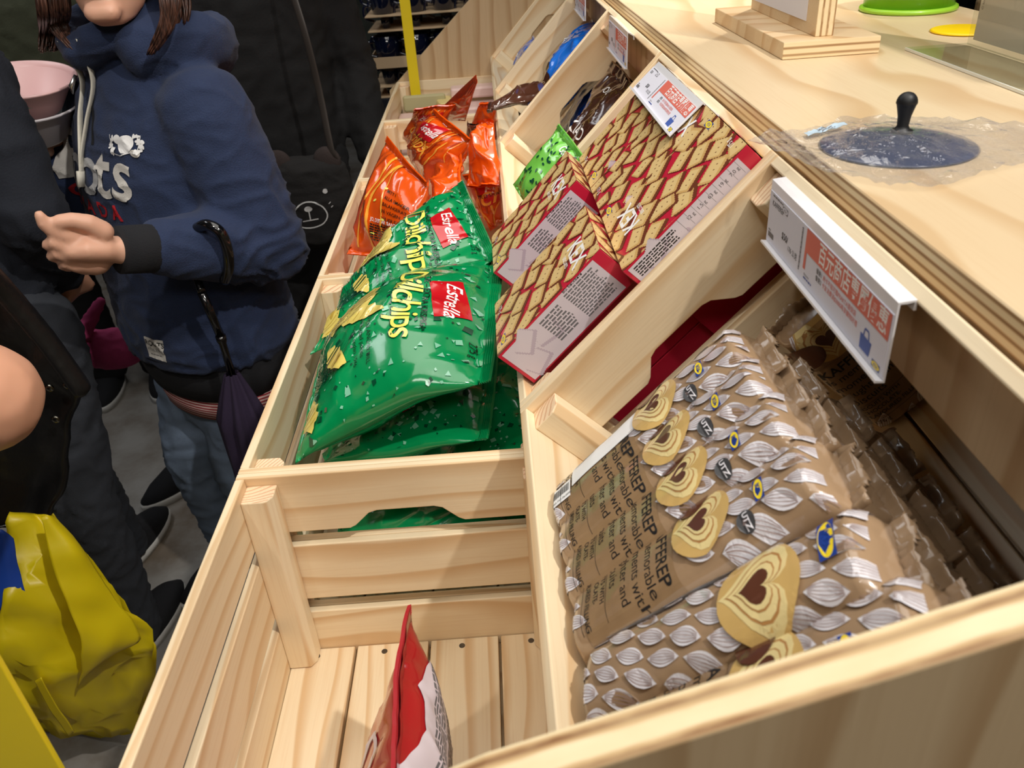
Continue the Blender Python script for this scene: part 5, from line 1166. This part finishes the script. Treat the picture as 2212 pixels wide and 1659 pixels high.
dn = (ub(at(560, 1060, 1, .72))-sh2); vv, ff = [], []; n = 40
for i in range(13):
    q = i/12; P_ = sh2+dn*q; r_ = .012+.030*min(1, q*3)*(1-.25*q)
    for j in range(n):
        a = 2*pi*j/n; rr = r_*(1+.22*sin(a*8+q*1.5)); vv.append(P_+V((cos(a)*rr, sin(a)*rr, 0)))
for i in range(12):
    for j in range(n): ff.append((i*n+j, i*n+(j+1) % n, (i+1)*n+(j+1) % n, (i+1)*n+j))
mesh('canopy', vv, ff, UC, um, True)

# pink bowls held up beside her
def bowl(label, c, r, h, m_, rot):
    o = lathe('plastic_bowl', [(0, 0), (r*.55, 0), (r*.62, .006), (r*.93, h*.9), (r, h), (r*1.03, h), (r*1.03, h-.004), (r*.96, h-.006), (r*.90, h*.85), (r*.58, .010), (0, .006)][::1], m_, None, 48, c); o.rotation_euler = rot; tag(o, label, 'bowl', 'bowls held up by the hooded shopper'); return o
bc = at(78, 300, 1, .95)
bowl('white plastic bowl lowest of the held stack', bc, .092, .070, mat('bowl_white', rgb(222, 216, 222), .35), (.15, .12, 0))
bowl('pink plastic bowl at the top of the held stack', bc+V((.012, -.01, .052)), .092, .060, mat('bowl_pink', rgb(240, 196, 196), .35), (.15, .12, 0))
bowl('mint green plastic bowl in the middle of the held stack', bc+V((-.014, 0, .034)), .088, .060, mat('bowl_mint', rgb(150, 206, 180), .35), (.15, .16, 0))
# magenta purse behind the hem
MAG = cloth('purse_magenta', rgb(176, 60, 110), 300, .3); ps = thing('purse', 'magenta purse with a tied bow hanging behind the navy hoodie', 'purse', at(235, 745, 1, 1.05))
fused('purse_body', [([V(p) for p in ellipsoid(V((0, 0, -.01)), (.085, .035, .050))[0]], ellipsoid(V((0, 0, 0)), (.085, .035, .050))[1]), limb([V((-.075, -.01, .03)), V((-.03, -.03, .05)), V((.02, -.01, .11))], [.02, .018, .012])], .006, MAG, ps, 2, .004, 30)
tube('wrist_strap', smoothpath([V((-.06, 0, .03)), V((-.075, 0, .09)), V((-.05, 0, .15)), V((.0, 0, .16))], 5), [(.004, .010)]*16, mat('strap_brown', rgb(70, 40, 36), .5), ps, 10)

# ---------------------------------------------------------------- shopper at the left edge, navy coat, grey trousers
CO2 = cloth('coat_dark_navy', rgb(22, 27, 38), 300, .4); GT = cloth('trousers_grey', rgb(50, 54, 62), 600, .4)
p2, J2, F2, S2, k2, B2 = human('person at the left edge in dark navy coat and grey trousers, back turned', (-.735, .80), radians(78), 1.66, None, None, HAIRB, SKIN2,
    dict(anR=(-.640, .72, -.945), knR=(-.615, .68, -.56), hpR=(-.62, .74, -.19), anL=(-.775, 1.02, -.945), knL=(-.75, .90, -.54), shR=(-.560, .760, .27), elR=(-.520, .720, .04), wrR=(-.56, .83, -.10)), vox=.010)
dress(p2, J2, F2, S2, k2, CO2, GT, hem=.86, wr=.007, seed=4); shoes(p2, J2, F2, BLKS, RUB); hair_cap(p2, J2['head'], F2, S2, 1.0, HAIRB)

# ---------------------------------------------------------------- nearest shopper: bare elbow, black jacket over the arm, yellow bag
TS = cloth('shirt_grey_blue', rgb(74, 80, 96), 500, .4); JKT = mat('jacket_black', rgb(17, 17, 18), .42, bump=.6, bscale=60, coat=.1)
p3, J3, F3, S3, k3, B3 = human('person mostly beyond the left edge, bare elbow over a black jacket', (-.66, .0), radians(60), 1.68, None, None, HAIRB, SKIN2,
    dict(shR=(-.50, .05, .20), elR=tuple(at(-38, 860, 1, .20)), wrR=tuple(at(-190, 960, 1, .36)), anR=(-.56, .0, -.945), knR=(-.56, .02, -.5), anL=(-.76, .10, -.945), knL=(-.74, .06, -.5)), vox=.009)
fused('elbow', [limb([J3['elR']+V((-.10, -.06, .07)), J3['elR']+V((-.03, -.02, .03)), J3['elR']], [.062, .066, .066], 20), limb([J3['elR'], lerp(J3['elR'], J3['wrR'], .6)], [.066, .050], 20)], .006, SKIN2, p3, 5)
dress(p3, J3, F3, S3, k3, TS, GT, 'short', hem=.86, wr=.004, seed=6); shoes(p3, J3, F3, BLKS, RUB); hair_cap(p3, J3['head'], F3, S3, 1.0, HAIRB)
jk = thing('jacket', 'black jacket with snap buttons draped over the bare arm', 'jacket', at(100, 900, 1, .46))
jb = lambda p: V(p)-V(jk.location)
def sheet(name, rows, m_, parent, thick=.006, n=6, wr=.004, seed=0):
    """draped cloth through rows of world points"""
    R_ = [smoothpath(r, n) for r in rows]; cols = list(zip(*R_)); C_ = [smoothpath(list(c), n) for c in cols]; nx, ny = len(C_), len(C_[0]); vv = []
    for i in range(nx):
        for j in range(ny): q = C_[i][j]; vv.append(q+V((noise.noise(q*22+V((seed, 0, 0))), noise.noise(q*22+V((0, seed, 9))), noise.noise(q*22+V((4, 0, seed)))))*wr)
    ff = [(i*ny+j, (i+1)*ny+j, (i+1)*ny+j+1, i*ny+j+1) for i in range(nx-1) for j in range(ny-1)]
    o = mesh(name, vv, ff, m_, parent, True); s = o.modifiers.new('t', 'SOLIDIFY'); s.thickness = thick; s.offset = 0; return o
sheet('jacket_front', [[jb(at(-60, 560, 1, .42)), jb(at(10, 640, 1, .46)), jb(at(95, 735, 1, .48)), jb(at(182, 842, 1, .48))], [jb(at(-60, 700, 1, .46)), jb(at(20, 760, 1, .49)), jb(at(110, 830, 1, .50)), jb(at(175, 850, 1, .49))],
    [jb(at(-60, 900, 1, .46)), jb(at(20, 930, 1, .49)), jb(at(90, 940, 1, .50)), jb(at(150, 930, 1, .49))], [jb(at(-60, 1060, 1, .46)), jb(at(20, 1110, 1, .48)), jb(at(80, 1085, 1, .49)), jb(at(138, 1050, 1, .48))], [jb(at(-60, 1120, 1, .45)), jb(at(5, 1140, 1, .47)), jb(at(60, 1128, 1, .48)), jb(at(110, 1116, 1, .47))]], JKT, jk, .012, wr=.008, seed=2)
fused('jacket_edge', [limb(smoothpath([jb(at(-40, 575, 1, .42)), jb(at(20, 640, 1, .445)), jb(at(100, 735, 1, .46)), jb(at(176, 840, 1, .462))], 5), [(.012, .020)]*16, 12)], .005, JKT, jk, 2)
for x, y in ((107, 838), (145, 832), (120, 906)):
    v_, f_ = ellipsoid(jb(at(x, y, 1, .468)), (.007, .004, .007)); mesh('snap_button', v_, f_, mat('snap_steel', rgb(120, 118, 110), .25, 1), jk, True)
# yellow shopping bag
YB = bpy.data.materials.new('woven_yellow'); YB.use_nodes = True; pb = YB.node_tree.nodes['Principled BSDF']; pb.inputs['Base Color'].default_value = rgb(226, 200, 20); pb.inputs['Roughness'].default_value = .38; pb.inputs['Transmission Weight'].default_value = .0; pb.inputs['Subsurface Weight'].default_value = .1; pb.inputs['Subsurface Scale'].default_value = .02
yb = thing('shopping_bag', 'large crumpled yellow shopping bag hanging below the black jacket', 'shopping bag', at(180, 1350, 1, .42))
yq = lambda x, y, Y: at(x, y, 1, Y)-V(yb.location)
sheet('bag_side', [[yq(20, 1105, .43), yq(60, 1112, .44), yq(110, 1105, .44)], [yq(0, 1200, .38), yq(90, 1180, .40), yq(190, 1205, .43)], [yq(-10, 1330, .32), yq(120, 1320, .36), yq(290, 1330, .43)], [yq(10, 1460, .30), yq(160, 1470, .34), yq(335, 1420, .44)], [yq(60, 1560, .34), yq(170, 1590, .37), yq(300, 1580, .44)]], YB, yb, .002, wr=.022, seed=5)
sheet('bag_back', [[yq(30, 1110, .50), yq(70, 1112, .50), yq(112, 1108, .49)], [yq(0, 1220, .52), yq(90, 1200, .52), yq(195, 1215, .50)], [yq(-10, 1330, .54), yq(120, 1340, .54), yq(295, 1340, .50)], [yq(10, 1460, .54), yq(160, 1480, .54), yq(340, 1430, .47)], [yq(60, 1575, .50), yq(170, 1590, .48), yq(305, 1582, .45)]], YB, yb, .002, wr=.010, seed=8)
sheet('bag_flap', [[yq(88, 1120, .385), yq(105, 1115, .39), yq(120, 1118, .40)], [yq(110, 1200, .36), yq(150, 1190, .37), yq(195, 1215, .39)], [yq(150, 1320, .33), yq(200, 1310, .35), yq(262, 1310, .38)], [yq(180, 1400, .32), yq(240, 1400, .34), yq(305, 1375, .38)], [yq(165, 1490, .33), yq(185, 1450, .335), yq(215, 1425, .345)]], YB, yb, .002, wr=.006, seed=11)
sheet('bag_strap', [[yq(75, 1470, .30), yq(88, 1462, .30)], [yq(105, 1530, .30), yq(120, 1520, .30)], [yq(150, 1590, .31), yq(162, 1580, .31)]], YB, yb, .002, wr=.002)
BLB = mat('blue_woven', rgb(34, 74, 170), .4); sheet('blue_lining', [[yq(-40, 1150, .36), yq(0, 1145, .36), yq(28, 1165, .37)], [yq(-40, 1230, .35), yq(10, 1235, .35), yq(45, 1240, .36)], [yq(-40, 1310, .33), yq(20, 1318, .33), yq(62, 1300, .345)]], BLB, yb, .002, wr=.003)

# ---------------------------------------------------------------- background shoppers
BLC = cloth('coat_black', rgb(15, 15, 17), 200, .4); OLV = cloth('coat_olive', rgb(58, 62, 46), 200, .4); TBK = cloth('trousers_black', rgb(18, 19, 22))
p4, J4, F4, S4, k4, B4_ = human('person in a long black coat behind the hooded shopper, carrying a bear bag', (-.335, 1.66), radians(-70), 1.72, None, None, HAIRB, SKIN2, dict(anR=(-.70, 1.36, -.945), knR=(-.50, 1.50, -.5), anL=(-.2, 1.6, -.945)), vox=.011)
dress(p4, J4, F4, S4, k4, BLC, TBK, hem=.42, wr=.006, seed=9, vox=.011, fat=1.06); hair_cap(p4, J4['head'], F4, S4, 1.05, HAIRB)
F_s = V((-.6, -.8, 0)); shoes(p4, J4, F_s, BLKS, RUB)
p5, J5, F5, S5, k5, B5 = human('person in an olive green coat standing far behind at the upper left', (-1.08, 1.95), radians(-80), 1.70, None, None, HAIRB, SKIN2, None, vox=.012)
dress(p5, J5, F5, S5, k5, OLV, TBK, hem=.55, wr=.007, seed=12, vox=.012, fat=1.25); hair_cap(p5, J5['head'], F5, S5, 1.05, HAIRB); shoes(p5, J5, F5, BLKS, RUB)
p6, J6, F6, S6, k6, B6 = human('person in a dark green coat far behind, beside the blue mug racks', (-.10, 2.95), radians(100), 1.72, None, None, HAIRB, SKIN2, None, vox=.012)
dress(p6, J6, F6, S6, k6, cloth('coat_dark_green', rgb(36, 40, 34), 200, .4), TBK, hem=.6, wr=.006, seed=14, vox=.012, fat=1.25); hair_cap(p6, J6['head'], F6, S6, 1.05, HAIRB); shoes(p6, J6, F6, BLKS, RUB)
# shoulder bag with a bear face
bgc = at(672, 430, 1, 1.40); sb = thing('shoulder_bag', 'black plush shoulder bag with ears and a white bear snout', 'bag', bgc)
BBK = cloth('bag_black', rgb(22, 20, 20), 200, .5); BER = cloth('bag_ear', rgb(48, 38, 36), 200, .5)
bgb = fused('bag_body', [rings([(V((0, 0, -.12)), .085, .03), (V((0, 0, -.10)), .115, .045), (V((0, 0, 0)), .120, .05), (V((0, 0, .085)), .105, .042), (V((0, 0, .105)), .08, .025)], 28, V((.97, .0, 0)), V((0, -1, 0)))], .006, BBK, sb, 3, .003, 20)
for s_ in (-1, 1):
    v_, f_ = ellipsoid(V((s_*.060, -.012, .096)), (.034, .014, .036)); o = mesh('ear', v_, f_, BER, sb, True)
tb = bvh(bgb); ring_ = [(.043*cos(a)*(1-.16*sin(a)), .034*sin(a)) for a in [2*pi*i/30 for i in range(31)]]
GL = mat('bag_print_white', rgb(206, 206, 206), .6)
stamp('snout_print', [(line2d(ring_, .0032), GL), (ell2d(0, .016, .010, .007, 16), GL), (line2d([(0, .014), (0, -.013)], .0028), GL), (line2d([(-.020, -.014), (.020, -.013)], .0028), GL), (ell2d(.048, .052, .006, .006, 14), GL)]+[(line2d([(x, y), (x+.005*d, y+.004)], .002), GL) for x, y, d in ((-.055, .010, -1), (-.050, .0, -1), (-.056, -.01, -1), (.052, .02, 1), (.056, .010, 1))], tb, V((.0, -.05, -.025)), V((1, 0, .08)), V((0, 0, 1)), sb, .008, .0015, .1)
tube('shoulder_strap', smoothpath([V((.085, 0, .10)), at(717, 330, 1, 1.38)-bgc, at(690, 200, 1, 1.40)-bgc, at(655, 60, 1, 1.40)-bgc, at(610, -80, 1, 1.45)-bgc], 6), [(.010, .003)]*25, mat('strap_dark', rgb(52, 46, 42), .5), sb, 10)

# ================================================================= mug racks
MUG = mat('mug_blue_black', rgb(12, 20, 44), .06, coat=1); KRA = mat('cardboard', rgb(206, 178, 142), .8, bump=.2, bscale=150)
def mug(label, c, s=1.0, grp='dark blue mugs in the cardboard racks'):
    o = lathe('mug', [(0, 0), (.030*s, 0), (.034*s, .004*s), (.040*s, .045*s), (.043*s, .088*s), (.0415*s, .089*s), (.039*s, .084*s), (.034*s, .010*s), (0, .006*s)], MUG, None, 28, c); tag(o, label, 'mug', grp)
    v_, f_ = tubem(smoothpath([V((-.038, 0, .072)), V((-.062, 0, .066)), V((-.064, 0, .035)), V((-.036, 0, .022))], 5), [.005]*16, 10); h = mesh('handle', v_, f_, MUG, o, True); return o
def tray(label, c, sx, sy, sz, holes=()):
    t = thing('cardboard_tray', label, 'tray', c, group='cardboard trays stacked with mugs')
    if sz > .02:
        box('tray_bottom', (0, 0, .002), (sx, sy, .004), KRA, t)
        for a, b_, d in (((0, -sy/2, sz/2), (sx, .004, sz), 0), ((0, sy/2, sz/2), (sx, .004, sz), 0), ((-sx/2, 0, sz/2), (.004, sy, sz), 0), ((sx/2, 0, sz/2), (.004, sy, sz), 0)): box('tray_wall', a, b_, KRA, t)
    else: box('tray_sheet', (0, 0, sz/2), (sx, sy, sz), KRA, t, .0005)
    return t
# tiers from the image rows, on the rack front at Y = 2.2
ys = 2.2; tiers = [at(790, y, 1, ys).z for y in (40, 72, 152, 188, 212)]
x0 = at(797, 100, 1, ys).x
zt = [.225, .118, .012, -.130, -.245]
names_t = ['topmost', 'second', 'third', 'fourth', 'lowest']
sl = [at(788, 40, 1, ys), at(795, 72, 1, ys), at(803, 150, 1, ys), at(805, 192, 1, ys), at(806, 214, 1, ys)]
for i, P_ in enumerate(sl):
    z = P_.z-(.0 if i != 2 else .0); thk = .034 if i == 2 else .004
    tray(names_t[i]+' cardboard tray in the mug rack beyond the far panel', V((P_.x+.21, ys+.13, z)), .42, .26, thk)
for i, P_ in enumerate(sl):
    nz = sl[i-1].z if i else P_.z+.12; h = (nz-P_.z)-.006; s_ = min(1.0, max(.3, (h-(.004 if i != 2 else .006))/.0895))
    for a in range(4):
        for b_ in range(2):
            mug('dark blue mug, %s from the left, %s row of the %s tier' % (('first', 'second', 'third', 'fourth')[a], ('front', 'back')[b_], names_t[i]), V((P_.x+.055+.098*a, ys+.055+.11*b_, P_.z+(.0042 if i != 2 else .0045))), s_)
o = box('rack_pallet', (sl[4].x+.21, ys+.13, (sl[4].z+FLOOR)/2), (.46, .30, sl[4].z-FLOOR-.001), cloth('pallet_cover_dark', rgb(16, 20, 30))); tag(o, 'dark block carrying the stacked trays of mugs', 'pallet')
